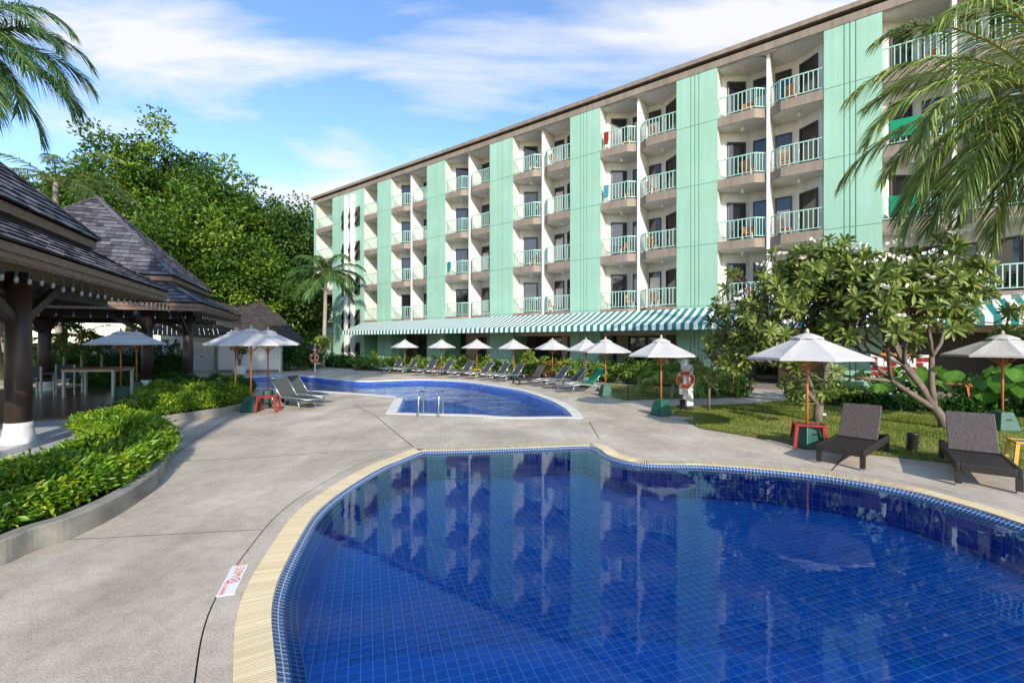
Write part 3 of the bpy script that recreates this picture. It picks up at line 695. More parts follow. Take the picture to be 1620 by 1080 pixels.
# balcony chairs (orange timber) and towels
def chair():
    t = thing('balcony_chair', '', 'chair')
    MB().box(-.25, .25, -.22, .22, .36, .42).build('seat', mat('orange_timber', (.55, .17, .045), .55, .2, 5), t, bevel=.01)
    m = MB(); Mx = Matrix.Translation((0, .22, .40)) @ Matrix.Rotation(R(-14), 4, 'X')
    for j in range(4): m.box(-.25, .25, -.015, .015, .06+j*.1, .13+j*.1, Mx)
    m.build('backrest', MATS['orange_timber'], t)
    for x in (-.22, .22):
        for y in (-.19, .19): MB().box(x-.02, x+.02, y-.02, y+.02, 0.004, .36).build('leg', WHITEP, t)
    return t
ch0 = chair(); first = True
STO = ['first', 'second', 'third', 'fourth']
BAYN = ['sixth', 'fifth', 'fourth', 'third', 'second', 'first', 'last']
names_b = {2: 'third bay from corner palm', 3: 'fourth bay from corner palm', 4: 'bay above frangipani trees', 5: 'bay behind hanging fronds'}
for k in (2, 3, 4, 5):
    for fi in range(4):
        for s in (1, -1):
            if rb.random() < .25: continue
            c = ch0 if first else copy_tree(ch0); first = False
            c.location = HM @ Vector((BAYS[k]+H-s*rb.uniform(.45, 1.0), rb.uniform(.62, .9), FL[fi]+.004)); c.rotation_euler = (0, 0, HR+rb.uniform(-.5, .5)+(0 if rb.random() < .6 else 2.6))
            tag(c, f'orange chair on {STO[fi]} row balcony, {"pool" if s > 0 else "lawn"} half, {names_b[k]}', 'chair', 'orange chairs on the hotel balconies')
tw = [(5, 2, 1, GRNCL, 'bright green towel hung over the third row balcony rail behind palm fronds'), (5, 1, 1, GRNCL, 'green towel hung over the second row balcony rail behind palm fronds'), (3, 2, 1, mat('blue_towel', (.05, .28, .36), .9), 'blue towel on a third row balcony rail beside the mint pier'), (3, 3, 1, RED, 'red towel hung inside a top row balcony rail'), (1, 1, 1, mat('teal_towel', (.0, .20, .25), .9), 'teal towel on a second row rail near the palm end')]
for (k, fi, s, mm_, lb) in tw:
    o = HM @ Vector((BAYS[k]+.25, .07, FL[fi]+.998)); t = thing('towel', lb, 'towel', o, HR)
    wd = 1.05 if mm_ is GRNCL else .24
    MB().box(0, wd, -.045, -.036, -.72, .006).build('front_fall', mm_, t); MB().box(0, wd, .036, .045, -.5, .006).build('back_fall', mm_, t); MB().box(0, wd, -.036, .036, .0, .006).build('fold', mm_, t)
# ------------------------------------------------------------------ pavilions (local x = p inwards, y = d along; origin at a corner)
DV = Vector((-.39, .92, 0)).normalized(); PV = Vector((-.92, -.39, 0)).normalized()
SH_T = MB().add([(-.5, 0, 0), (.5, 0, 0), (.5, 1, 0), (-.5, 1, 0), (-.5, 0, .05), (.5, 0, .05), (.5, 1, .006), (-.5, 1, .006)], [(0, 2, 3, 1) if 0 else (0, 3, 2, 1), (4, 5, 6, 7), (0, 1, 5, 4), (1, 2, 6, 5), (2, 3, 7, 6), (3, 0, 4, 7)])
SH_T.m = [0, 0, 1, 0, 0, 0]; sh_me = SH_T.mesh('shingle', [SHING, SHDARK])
rs = random.Random(3)
def shingles(A, B, Ct, Dt, out, expo=.27):
    """A,B eave ends (left to right seen from outside), Dt over A, Ct over B"""
    A, B, Ct, Dt = map(Vector, (A, B, Ct, Dt)); ex = (B-A).normalized(); mid_e = (A+B)/2; mid_t = (Ct+Dt)/2; up = (mid_t-mid_e); up -= ex*up.dot(ex); Sl = up.length; up.normalize(); nz_ = ex.cross(up)
    n = int(Sl/expo); e = Sl/n
    for r_ in range(n):
        f = min(1, (r_+.35)/n); a = A.lerp(Dt, f); b = B.lerp(Ct, f); w = (b-a).length
        if w < .15: continue
        x = -rs.random()*.2
        while x < w:
            q = rs.uniform(.20, .42); x0, x1 = max(0, x+.012), min(w, x+q); x += q
            if x1-x0 < .06: continue
            o = a+ex*((x0+x1)/2)-up*(e*.35+rs.uniform(0, .012))+nz_*(.012+rs.uniform(0, .018))
            L = e*1.3; tl = up*math.cos(.03)+nz_*-math.sin(.03)*0
            Mx = Matrix(((ex.x*(x1-x0), up.x*L, nz_.x, o.x), (ex.y*(x1-x0), up.y*L, nz_.y, o.y), (ex.z*(x1-x0), up.z*L, nz_.z, o.z), (0, 0, 0, 1)))
            out.append(Mx)
def pavilion(corner, label, sgn, cols, vis):
    """corner = world xy of the corner; local axes: x=PV inwards, y = sgn*DV"""
    T = thing('pavilion', label, 'pavilion', (corner[0], corner[1], 0))
    def Wp(x, y, z): return PV*x+DV*(sgn*y)+Vector((0, 0, z))
    SQ = 10.8; INS = 1.32; E0, E1 = 3.72, 4.72; U0 = 5.0; UP = SQ/2
    lo = [(0, 0), (SQ, 0), (SQ, SQ), (0, SQ)]; i2 = INS+.28
    ih = [(i2, i2), (SQ-i2, i2), (SQ-i2, SQ-i2), (i2, SQ-i2)]; iu = [(INS, INS), (SQ-INS, INS), (SQ-INS, SQ-INS), (INS, SQ-INS)]
    apex = Wp(UP, UP, U0+(UP-INS)*1.02)
    deck = MB(); deckv = []; faces = {}
    for k in range(4):
        a, b = lo[k], lo[(k+1) % 4]; c, d = ih[(k+1) % 4], ih[k]
        A, B, Cc, D = Wp(*a, E0), Wp(*b, E0), Wp(*c, E1), Wp(*d, E1)
        if (B-A).cross(D-A).z < 0: A, B, Cc, D = B, A, D, Cc
        faces[('lo', k)] = (A, B, Cc, D); deck.add([A, B, Cc, D], [(0, 1, 2, 3)])
        a, b = iu[k], iu[(k+1) % 4]; A, B = Wp(*a, U0), Wp(*b, U0)
        if (B-A).cross(apex-A).z < 0: A, B = B, A
        faces[('up', k)] = (A, B, apex, apex); deck.add([A, B, apex], [(0, 1, 2)])
    rd = deck.build('roof_deck', BEAM, T)
    vm, hm = [], []
    for (tier, k), f in faces.items(): shingles(*f, vm if k in vis else hm)
    vm.sort(key=lambda m_: (Vector((corner[0], corner[1], 0))+m_.translation-Vector((0, 0, 2.1))).length*(1 if True else 1))
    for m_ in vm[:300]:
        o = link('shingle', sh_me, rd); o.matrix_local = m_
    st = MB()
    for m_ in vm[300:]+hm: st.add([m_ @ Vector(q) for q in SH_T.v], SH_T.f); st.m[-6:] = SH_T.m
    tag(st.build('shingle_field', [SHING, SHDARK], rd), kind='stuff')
    for k in range(4):                                           # hip caps, fascias, soffits
        m = MB(); P, Q = Wp(*iu[k], U0+.03), apex; n = 16
        for j in range(n):
            a, b = P.lerp(Q, j/n), P.lerp(Q, (j+1.15)/n); m.bar(a+Vector((0, 0, .045+.012)), b+Vector((0, 0, .045)), .20, .03)
        m.build('hip_cap', SHING, rd); m = MB(); P, Q = Wp(*lo[k], E0+.03), Wp(*ih[k], E1+.03)
        for j in range(6): m.bar(P.lerp(Q, j/6)+Vector((0, 0, .05)), P.lerp(Q, (j+1.1)/6)+Vector((0, 0, .04)), .2, .03)
        m.build('hip_cap', SHING, rd)
        a, b = lo[k], lo[(k+1) % 4]
        def ins(p, d_): return tuple(d_ if q < SQ/2 else SQ-d_ for q in p) if False else (p[0]+(d_ if p[0] < UP else -d_), p[1]+(d_ if p[1] < UP else -d_))
        for (z0, z1, off) in ((3.40, 3.555, .05), (3.562, 3.71, .02)):
            A, B = ins(a, off), ins(b, off); c1, d1 = ins(a, off+.04), ins(b, off+.04)
            m = MB(); vs = [Wp(*A, z0), Wp(*B, z0), Wp(*B, z1), Wp(*A, z1), Wp(*c1, z0), Wp(*d1, z0), Wp(*d1, z1), Wp(*c1, z1)]
            m.add(vs, [(0, 1, 2, 3), (5, 4, 7, 6), (0, 4, 5, 1), (3, 2, 6, 7)]); m.build('fascia_board', FASCIA, T)
        A, B = ins(iu[k], .06), ins(iu[(k+1) % 4], .06); c1, d1 = ins(iu[k], .34), ins(iu[(k+1) % 4], .34)
        m = MB(); vs = [Wp(*A, U0-.0), Wp(*B, U0), Wp(*B, U0-.22), Wp(*A, U0-.22), Wp(*d1, E1-.02), Wp(*c1, E1-.02)]
        m.add(vs, [(0, 1, 2, 3), (3, 2, 4, 5)]); m.build('upper_fascia', FASCIA, T)
        A, B, c1, d1 = ins(a, .1), ins(b, .1), ins(b, 2.4), ins(a, 2.4)
        m = MB(); m.add([Wp(*A, 3.44), Wp(*B, 3.44), Wp(*c1, 4.3), Wp(*d1, 4.3)], [(0, 1, 2, 3)]); m.build('soffit', SOFFIT, T)
        A, B = ins(a, 1.25), ins(b, 1.25); m = MB(); m.bar(Wp(*A, 3.28), Wp(*B, 3.28), .16, .3); m.build('ring_beam', BEAM, T)
    m = MB(); m.add([Wp(2.2, 2.2, 4.25), Wp(SQ-2.2, 2.2, 4.25), Wp(SQ-2.2, SQ-2.2, 4.25), Wp(2.2, SQ-2.2, 4.25)], [(0, 1, 2, 3)]); m.build('ceiling', SOFFIT, T)
    for (cx, cy) in cols:
        p = Vector((cx-corner[0], cy-corner[1], 0))
        cl = MB().lathe([(.20, .45), (.205, 1.6), (.19, 3.5)], 20, (p.x, p.y)).build('column', COLUMN, T, True)
        MB().lathe([(.31, .005), (.29, .05), (.245, .2), (.218, .38), (.212, .46)], 20, (p.x, p.y)).build('column_base', PLASTER, cl, True)
        for dr in (DV, -DV, PV):
            m = MB(); m.bar(p+dr*.1+Vector((0, 0, 2.5)), p+dr*1.35+Vector((0, 0, 3.25)), .12, .17); m.build('brace', BEAM, T)
    return T, Wp
L1 = (-11.4, 15.1); K2 = (-13.3, 19.5)
pv1, W1 = pavilion(L1, 'near open pavilion with two-tier dark shingle roof and thick round column', -1, [(-10.05, 9.27), (-8.55, 5.9), (-19.6, 11.2)], (3, 0))
pv2, W2 = pavilion(K2, 'farther open pavilion with pyramid dark shingle roof behind clipped hedges', 1, [(-15.55, 19.4), (-15.16, 21.3), (-19.1, 18.6)], (0, 3))
# terraces under the pavilions
ter = MB(); tp = [(-9.3, 3.0), (-6.9, 5.0), (-7.4, 7.9), (-8.6, 9.6), (-10.6, 11.4), (-12.6, 13.3), (-24, 9), (-20, 2)]
ter.prism([(p[0], p[1]) for p in tp], 0.003, .05); tag(ter.build('terrace', MARBLE), kind='structure')
fl2 = MB(); fp = [(-11.4, 12.2), (-12.9, 14.6), (-14.5, 18.6), (-18.5, 19.9), (-26, 17.5), (-25, 8.5), (-17.6, 8.4)]
fl2.prism(fp, .003, .10); tag(fl2.build('pavilion_floor', BRFLOOR), kind='structure')
# string lights on the eaves
def string_lights(label, A, B, n, base):
    A, B = Vector(A), Vector(B); t = thing('string_light', label, 'string lights', base)
    bs = Vector(base); m = MB(); pts = []
    for k in range(n+1): 
        p = A.lerp(B, k/n); pts.append(p-bs); 
        if k < n: pts.append(A.lerp(B, (k+.5)/n)-bs-Vector((0, 0, .02)))
    m.tube(pts, .006, 5); m.build('cable', RUBBER, t)
    r_ = random.Random(n)
    for k in range(n+1):
        p = A.lerp(B, k/n)-bs; dz = .14+r_.uniform(-.02, .03)
        m = MB(); m.tube([p, p-Vector((0, 0, dz))], .006, 5); m.lathe([(.018, p.z-dz-.10), (.024, p.z-dz-.07), (.022, p.z-dz)], 10, (p.x, p.y)); so_ = m.build('socket', RUBBER, t)
        m = MB(); z0 = p.z-dz-.10; m.lathe([(.010, z0-.105), (.025, z0-.085), (.032, z0-.06), (.029, z0-.03), (.02, z0)], 12, (p.x, p.y)); m.build('bulb', GLASSB, so_, True)
lw = Vector((*L1, 0)); kw = Vector((*K2, 0))
string_lights('string of clear bulbs hung along the near pavilion eave', lw+W1(-.03, .1, 3.42), lw+W1(-.03, 9.8, 3.42), 26, (*L1, 3.4))
string_lights('string of clear bulbs hung along the farther pavilion side eave', kw+W2(-.03, .1, 3.42), kw+W2(-.03, 10.7, 3.42), 24, (*K2, 3.4))
string_lights('string of clear bulbs hung along the farther pavilion front eave', kw+W2(.6, .1, 3.40), kw+W2(9.5, .1, 3.40), 17, (K2[0]-.6, K2[1], 3.4))
# bar table and chairs on the brown floor
tz = .1
tb_ = thing('bar_table', 'tall metal-legged table with brown wood top in the pavilion', 'table', G(157, 626, tz)+Vector((0, 0, .002)), R(8))
MB().box(-.85, .85, -.55, .55, .98, 1.03).build('tabletop', mat('table_wood', (.20, .07, .03), .4, .2, 5), tb_); MB().box(-.84, .84, -.54, .54, .92, .978).build('apron', mat('grey_metal', (.32, .34, .34), .4, .06, metal=.5), tb_)
for x in (-.79, .79):
    for y in (-.49, .49): MB().box(x-.04, x+.04, y-.04, y+.04, 0, .92).build('leg', MATS['grey_metal'], tb_)
def mchair(label, loc, rz):
    t = thing('metal_chair', label, 'chair', loc, rz, 'metal chairs in the pavilion')
    MB().box(-.27, .27, -.27, .27, .60, .64).build('seat', SLING, t)
    MB().box(-.27, .27, .24, .28, .72, 1.12).build('backrest', SLING, t)
    for x in (-.27, .27):
        for y, h in ((-.26, .84), (.27, 1.12)): MB().box(x-.025, x+.025, y-.025, y+.025, 0, h).build('leg', MATS['grey_metal'], t)
        MB().box(x-.03, x+.03, -.26, .245, .841, .87).build('armrest', MATS['grey_metal'], t)
    MB().box(-.24, .24, -.275, -.25, .3, .34).build('stretcher', MATS['grey_metal'], t)
mchair('dark metal armchair tucked at the end of the bar table', G(110, 623, tz)+Vector((0, 0, .002)), R(200))
mchair('grey metal armchair beside the thick near column', G(62, 629, tz)+Vector((0, 0, .002)), R(188))

# ------------------------------------------------------------------ white pool house and roofs beyond
ph = thing('pool_house', 'low white house with dark shingle roof behind the farther pavilion', 'building', (0, 0, 0))
def quadwall(mb, a, b, z0, z1, th=.2):
    mb.bar((a[0], a[1], (z0+z1)/2), (b[0], b[1], (z0+z1)/2), th, z1-z0)
A_, B_, C_, D_ = at(255, 33), at(348, 33.5), at(347, 30.6), at(441, 30.9)
ph.location = (B_.x, B_.y, 0); off_ = Vector((B_.x, B_.y, 0))
A_, B_, C_, D_ = [q-off_ for q in (A_, B_, C_, D_)]
m = MB(); quadwall(m, A_, B_, 0, 2.6); m.build('wall', GREYW, ph)
m = MB(); quadwall(m, C_, D_, .2, 2.5); m.build('wall', GREYW, ph); m = MB(); quadwall(m, C_-Vector((0, .02, 0)), D_-Vector((0, .02, 0)), 0, .2, .26); m.build('plinth', KERB, ph)
m = MB(); quadwall(m, C_, C_+Vector((-.1, 2.8, 0)), 0, 2.5); m.build('wall', GREYW, ph); m = MB(); quadwall(m, D_, D_+Vector((-2.0, 5, 0)), 0, 2.5); m.build('wall', GREYW, ph)
for x in (312, 330):
    p = at(x, 32.85)-off_; m = MB(); m.box(p.x-.40, p.x+.40, p.y-.06, p.y+.0, 0.01, 2.0); dd = m.build('door', WHITEP, ph); MB().box(p.x-.3, p.x+.3, p.y-.075, p.y-.061, .25, .95).build('door_panel', GREYW, dd); MB().box(p.x-.3, p.x+.3, p.y-.075, p.y-.061, 1.05, 1.8).build('door_panel', GREYW, dd)
    MB().box(p.x+(.3 if x == 312 else -.36), p.x+(.36 if x == 312 else -.3), p.y-.12, p.y-.076, .95, 1.05).build('handle', STEEL, dd)
SHDARKR = mat('weathered_dark_shingle', (.028, .022, .020), .8, .4, 5, .5, 50, island=.5, col2=(.075, .06, .052))
def roofhouse(parent, e0, e1, r0, r1, off2, m_, rows, name='roof'):
    """eave e0-e1, ridge r0-r1: rows of lapped tiles"""
    e0, e1, r0, r1 = [Vector(q)-off2 for q in (e0, e1, r0, r1)]; mb = MB(); rr = random.Random(9)
    for k in range(rows):
        f0, f1 = k/rows, (k+1.25)/rows; a, b, c, d = e0.lerp(r0, f0), e1.lerp(r1, f0), e1.lerp(r1, min(1, f1)), e0.lerp(r0, min(1, f1)); n = max(4, int((b-a).length/.35)); n_ = Vector((0, 0, .06))
        for j in range(n):
            u0, u1 = j/n, (j+.96)/n; dz = Vector((0, 0, rr.uniform(0, .03)))
            mb.add([a.lerp(b, u0)+n_+dz, a.lerp(b, u1)+n_+dz, d.lerp(c, u1), d.lerp(c, u0), a.lerp(b, u0)+dz-n_*.2, a.lerp(b, u1)+dz-n_*.2], [(0, 1, 2, 3), (4, 5, 1, 0)])
    return tag(mb.build(name, m_, parent), kind='stuff')
roofhouse(ph, at(235, 31, 2.55), at(482, 29.4, 2.05), at(240, 36.5, 5.6), at(440, 36.2, 4.3), off_, SHDARKR, 16, 'shingle_roof')
roofhouse(ph, at(240, 36.4, 5.0), at(437, 36.1, 4.2), at(240, 40, 7.2), at(395, 40, 6.6), off_, SHDARKR, 10, 'upper_shingle_roof')
MB().box(at(446, 31).x-off_.x-.02, at(447, 31).x-off_.x+.0, -1, 0, 0, .1)
tr = thing('tiled_roof_house', 'distant house with brown tiled roof beside the hotel corner', 'building', at(475, 52))
o2 = at(475, 52); m = MB(); m.box(-2.5, 4, 0, 4, 0, 2.7); m.build('wall', BEIGE, tr); roofhouse(tr, at(440, 51.5, 2.5), at(545, 51.5, 2.5), at(440, 56, 4.6), at(545, 56, 4.6), o2, RTILE, 9, 'tile_roof')
# potted plant, bench box
pp = thing('potted_plant', 'spiky plant in a white pot before the white house wall', 'potted plant', at(379, 28.5))
MB().lathe([(.30, 0.002), (.36, .1), (.38, .55), (.34, .58)], 18).build('pot', PLASTER, pp, True)
m = MB(); rp = random.Random(2)
for k in range(9):
    a = rp.uniform(0, 6.28); m.tube([(0, 0, .5), (.12*math.cos(a), .12*math.sin(a), 1.1), (.34*math.cos(a), .34*math.sin(a), 1.6+rp.random()*.5)], [.03, .025, .008], 5)
m.build('stems', LF_SHRUB and MATS['bark'], pp)
me, _ = crown((0, 0, 1.6), (.45, .45, .6), 16, 14, .16, .16, LF_HEDGE_D); link('foliage', me, pp)
# ------------------------------------------------------------------ parasols
def parasol_proto(rad, top, name='parasol'):
    t = thing(name, '', 'parasol'); rim = top-.48; n = 8
    def sec(r_, k): a = 2*math.pi*(k+.5)/n; return Vector((r_*math.cos(a), r_*math.sin(a), 0))
    prof = [(.16, top-.07), (.45, top-.20), (.75, top-.35), (1.0, rim-top+top)]
    rr_ = [.16, .42, .72, 1.0]; zz = [top-.085, top-.21, top-.35, rim]
    m = MB(); sub = 4
    ringv = []
    for r_, z in zip(rr_, zz):
        row = []
        for k in range(n):
            for j in range(sub):
                f = j/sub; p = sec(r_*rad, k).lerp(sec(r_*rad, k+1), f); sag = 4*f*(1-f); row.append(Vector((p.x*(1-.015*sag), p.y*(1-.015*sag), z-.012*sag*r_*2+(.03*sag if r_ == 1.0 else 0))))
        ringv.append(row)
    low = [Vector((p.x*1.005, p.y*1.005, p.z-.05)) for p in ringv[-1]]; ringv.append(low); q = n*sub
    vs = [v for r_ in ringv for v in r_]; fs = []
    for i in range(len(ringv)-1):
        for k in range(q): fs.append((i*q+k, (i+1)*q+k, (i+1)*q+(k+1) % q, i*q+(k+1) % q))
    m.add(vs, fs); m.build('canopy', CANVAS, t)
    m = MB(); vs = []; fs = []
    for r_, z in ((.03, top), (.14, top-.035), (.27, top-.105), (.275, top-.125)):
        for k in range(n*2):
            a = 2*math.pi*(k/2+.5)/n; w = 1 if k % 2 == 0 else .93
            vs.append((r_*rad*w*math.cos(a), r_*rad*w*math.sin(a), z+(.012 if (k % 2 and r_ > .2) else 0)))
    for i in range(3):
        for k in range(n*2): fs.append((i*n*2+k, (i+1)*n*2+k, (i+1)*n*2+(k+1) % (n*2), i*n*2+(k+1) % (n*2)))
    m.add(vs, fs); m.build('vent_cap', CANVAS, t)
    pl = MB().tube([(0, 0, .02), (0, 0, top)], .024, 12).build('pole', WOOD, t, True)
    MB().lathe([(.028, top), (.038, top+.02), (.03, top+.06), (.012, top+.09)], 10).build('finial', mat('finial_wood', (.55, .40, .26), .6, .1), t, True)
    for k in range(n):
        p = sec(rad*.97, k); m = MB(); m.bar((0, 0, top-.12), (p.x, p.y, rim-.012), .014, .02); m.bar((0, 0, rim-.28), (p.x*.5, p.y*.5, (top-.12+rim)/2-.02), .012, .016); m.build('rib', WOOD, t)
    MB().lathe([(.04, rim-.32), (.04, rim-.24)], 10).build('runner', WOOD, t)
    b = MB(); w0, w1, hh = .22, .13, .46
    vs = [(x*w, y*w, z) for w, z in ((w0, 0.003), (w0, .05), (w1, hh)) for x, y in ((-1, -1), (1, -1), (1, 1), (-1, 1))]
    fs = [(3, 2, 1, 0), (8, 9, 10, 11)]
    for i in range(2):
        for k in range(4): fs.append((i*4+k, i*4+(k+1) % 4, (i+1)*4+(k+1) % 4, (i+1)*4+k))
    b.add(vs, fs); bo = b.build('base', GBASE, t, bevel=.015)
    MB().box(-.05, .05, -w1-.052, -w1-.02, .27, .30).build('grip_slot', RUBBER, bo)
    return t
PA = parasol_proto(1.1, 2.27); PB = parasol_proto(.95, 2.2); PC = parasol_proto(1.03, 2.50)
used = set()
def place(proto, loc, rz, label, group=None):
    o = copy_tree(proto) if proto.name in used else proto; used.add(proto.name)
    o.location = loc; o.rotation_euler = (0, 0, rz); o['label'] = label
    if group: o['group'] = group
    return o
place(PA, G(1277, 707), R(12), 'off-white parasol standing through the red table on the lawn edge')
place(PA, at(1586, 10.7), R(-8), 'off-white parasol behind the wicker lounger beside elephant ear plants')
place(PC, G(397, 651), R(5), 'white parasol rising beside the red stool at the hedge end')
place(PC, at(424, 15.4), R(20), 'white parasol behind the pair of grey-green sling loungers')
place(PC, at(372.5, 15.9), R(-10), 'white parasol behind the hedge in front of the white house')
place(PC, at(191, 16.6), R(15), 'white parasol seen through the pavilion above the bar table')
place(PC, at(216, 18.4), R(-5), 'white parasol seen through the pavilion nearer its round columns')
ROW = 'parasols lined up along the far side of the main pool'
ORD = ['first', 'second', 'third', 'fourth', 'fifth', 'sixth', 'seventh', 'eighth', 'ninth', 'tenth', 'eleventh', 'twelfth']
urow = [(640.5, 31.2), (698.5, 30.2), (754.5, 28.4), (812.5, 26.6), (874, 24.2), (927, 21.2), (958, 17.4), (1046, 12.95)]
for i, (x, Y) in enumerate(urow):
    place(PB, at(x, Y), R(i*17), f'white parasol behind the loungers, {ORD[i]} of the row from the coconut palm end' if i < 6 else ('white parasol on green base at the end of the lounger row' if i == 6 else 'white parasol on green base at the lawn corner by the lifebuoy post'), ROW)

# ------------------------------------------------------------------ loungers (local x towards the head, y across; origin at the middle)
def lounger_sling(bm, sm, towel=None):
    t = thing('sun_lounger', '', 'sun lounger'); Lh, Wh = .95, .31; a = R(48); bx = .22
    def bp(s, off=0): return Vector((bx+s*math.cos(a)-off*math.sin(a), 0, .33+s*math.sin(a)+off*math.cos(a)))
    m = MB()
    for y in (-Wh, Wh): m.tube([(-Lh-.05, y, .32), (-.3, y, .36), (.3, y, .34), (Lh, y, .30)], .02, 8)
    m.tube([(-Lh-.05, -Wh, .32), (-Lh-.05, Wh, .32)], .018, 8); m.tube([(Lh, -Wh, .30), (Lh, Wh, .30)], .018, 8); m.build('frame', ALU, t, True)
    m = MB(); n = 7
    for k in range(n):
        x0, x1 = -Lh-.03+(bx+Lh+.03)*k/n, -Lh-.03+(bx+Lh+.03)*(k+1)/n; z = lambda x: .335+.012*math.cos(3*x)
        m.add([(x0, -Wh+.02, z(x0)), (x1, -Wh+.02, z(x1)), (x1, Wh-.02, z(x1)), (x0, Wh-.02, z(x0))], [(0, 1, 2, 3)])
    o = m.build('seat_sling', sm, t); q = o.modifiers.new('s', 'SOLIDIFY'); q.thickness = .008
    m = MB()
    for y in (-Wh+.02, Wh-.02): p0, p1 = bp(0), bp(.78); m.tube([(p0.x, y, p0.z), (p1.x, y, p1.z)], .017, 8)
    p1 = bp(.78); m.tube([(p1.x, -Wh+.02, p1.z), (p1.x, Wh-.02, p1.z)], .016, 8); bf = m.build('back_frame', ALU, t, True)
    p0, p1 = bp(.01, .004), bp(.77, .004); m = MB(); m.add([(p0.x, -Wh+.04, p0.z), (p1.x, -Wh+.04, p1.z), (p1.x, Wh-.04, p1.z), (p0.x, Wh-.04, p0.z)], [(0, 3, 2, 1)])
    o = m.build('back_sling', bm, t); q = o.modifiers.new('s', 'SOLIDIFY'); q.thickness = .008
    for y in (-Wh+.02, Wh-.02):
        m = MB(); m.tube([(-.52, y, .34), (-.66, y, .004)], .017, 8); m.build('leg', ALU, t, True)
        m = MB(); m.tube([(.62, y, .32), (.72, y, .06)], .017, 8); m.build('leg', ALU, t, True)
        m = MB(); m.tube([(.45, y*.9, .34), bp(.45)+Vector((0, y*.9, 0))], .011, 6); m.build('back_prop', ALU, t, True)
        w = MB(); Mx = Matrix.Translation((.73, y*1.08, .075)) @ Matrix.Rotation(R(90), 4, 'X'); prof = [(.045, -.014), (.073, -.012), (.073, .012), (.045, .014), (.045, -.014)]
        w.lathe(prof, 14); w.v = [tuple(Mx @ Vector(q)) for q in w.v]; w.build('wheel', RUBBER, t)
    MB().tube([(-.60, -Wh+.02, .16), (-.60, Wh-.02, .16)], .012, 6).build('crossbar', ALU, t)
    if towel:
        p0, p1 = bp(-.02, .02), bp(.82, .02); pb = bp(.82, -.05); pq = bp(.5, -.07); m = MB(); w = Wh+.01
        pts = [(-.25, .352), (.18, .352), (p0.x, p0.z+.005), (p1.x, p1.z), (pb.x, pb.z), (pq.x, pq.z)]
        for (xa, za), (xb, zb_) in zip(pts[:-1], pts[1:]): m.add([(xa, -w, za), (xb, -w, zb_), (xb, w, zb_), (xa, w, za)], [(0, 3, 2, 1)])
        o = m.build('towel_cover', towel, t); q = o.modifiers.new('s', 'SOLIDIFY'); q.thickness = .01
    return t
def weavemat(name, c1, c2, sc):
    m = bpy.data.materials.new(name); m.use_nodes = True; n = m.node_tree; b = n.nodes['Principled BSDF']; b.inputs['Roughness'].default_value = .5
    tcn = n.nodes.new('ShaderNodeTexCoord'); ch = n.nodes.new('ShaderNodeTexBrick'); ch.inputs['Scale'].default_value = sc; ch.inputs['Color1'].default_value = (*c1, 1); ch.inputs['Color2'].default_value = (*c2, 1); ch.inputs['Mortar'].default_value = (*(Vector(c1)*.35), 1)
    ch.inputs['Mortar Size'].default_value = .05; ch.inputs['Brick Width'].default_value = .5; ch.inputs['Row Height'].default_value = .28
    u = n.nodes.new('ShaderNodeUVMap'); u.uv_map = 'uv'
    n.links.new(u.outputs[0], ch.inputs['Vector']); n.links.new(ch.outputs[0], b.inputs['Base Color'])
    bu = n.nodes.new('ShaderNodeBump'); bu.inputs['Strength'].default_value = .7; bu.inputs['Distance'].default_value = .004; n.links.new(ch.outputs['Fac'], bu.inputs['Height']); bu.invert = True; n.links.new(bu.outputs[0], b.inputs['Normal'])
    return m
WICK = weavemat('wicker_dark', (.022, .016, .014), (.045, .034, .03), 14); WICKB = weavemat('wicker_back', (.085, .068, .064), (.14, .115, .11), 14)
def boxuv(o):
    me = o.data; u = me.uv_layers.new(name='uv')
    for p in me.polygons:
        n = p.normal; ax = max(range(3), key=lambda i: abs(n[i]))
        for li in p.loop_indices:
            c = me.vertices[me.loops[li].vertex_index].co; u.data[li].uv = (c.y, c.z) if ax == 0 else ((c.x, c.z) if ax == 1 else (c.x, c.y))
    return o
def lounger_wicker():
    t = thing('wicker_lounger', '', 'sun lounger'); Lh, Wh = .93, .34; zt_, zb_ = .34, .22; a = R(58)
    m = MB(); m.box(-Lh, Lh, -Wh, -Wh+.05, zb_, zt_); m.box(-Lh, Lh, Wh-.05, Wh, zb_, zt_); m.box(-Lh, -Lh+.05, -Wh+.05, Wh-.05, zb_, zt_); m.box(Lh-.05, Lh, -Wh+.05, Wh-.05, zb_, zt_); boxuv(m.build('frame', WICK, t, bevel=.012))
    boxuv(MB().box(-Lh+.051, .18, -Wh+.051, Wh-.051, .28, .325).build('seat', WICK, t)); boxuv(MB().box(.18, Lh-.051, -Wh+.051, Wh-.051, .235, .26).build('rear_deck', WICK, t))
    Mx = Matrix.Translation((.2, 0, .33)) @ Matrix.Rotation(-a, 4, 'Y'); m = MB(); m.box(0, .69, -Wh+.045, Wh-.045, -.018, .018); o = boxuv(m.build('backrest', WICKB, t, bevel=.01)); 
    o.data.transform(Mx); [setattr(u_, 'uv', (u_.uv[0], u_.uv[1])) for u_ in o.data.uv_layers['uv'].data]
    MB().bar((.62, 0, .265), Mx @ Vector((.40, 0, -.03)), .3, .03).build('back_prop', WICK, t)
    for x in (-Lh+.04, Lh-.04):
        for y in (-Wh+.035, Wh-.035):
            lg = boxuv(MB().box(x-.036, x+.036, y-.0345, y+.0345, .035, zb_ if x < 0 else .36).build('leg', WICK, t)); 
            MB().box(x-.03, x+.03, y-.029, y+.029, .002, .034).build('foot', ALU, lg)
    return t
LA = lounger_sling(SLING, SLING); LG = lounger_sling(SLING_B, SLING); LT = lounger_sling(SLING, SLING, GRNCL); LWk = lounger_wicker()
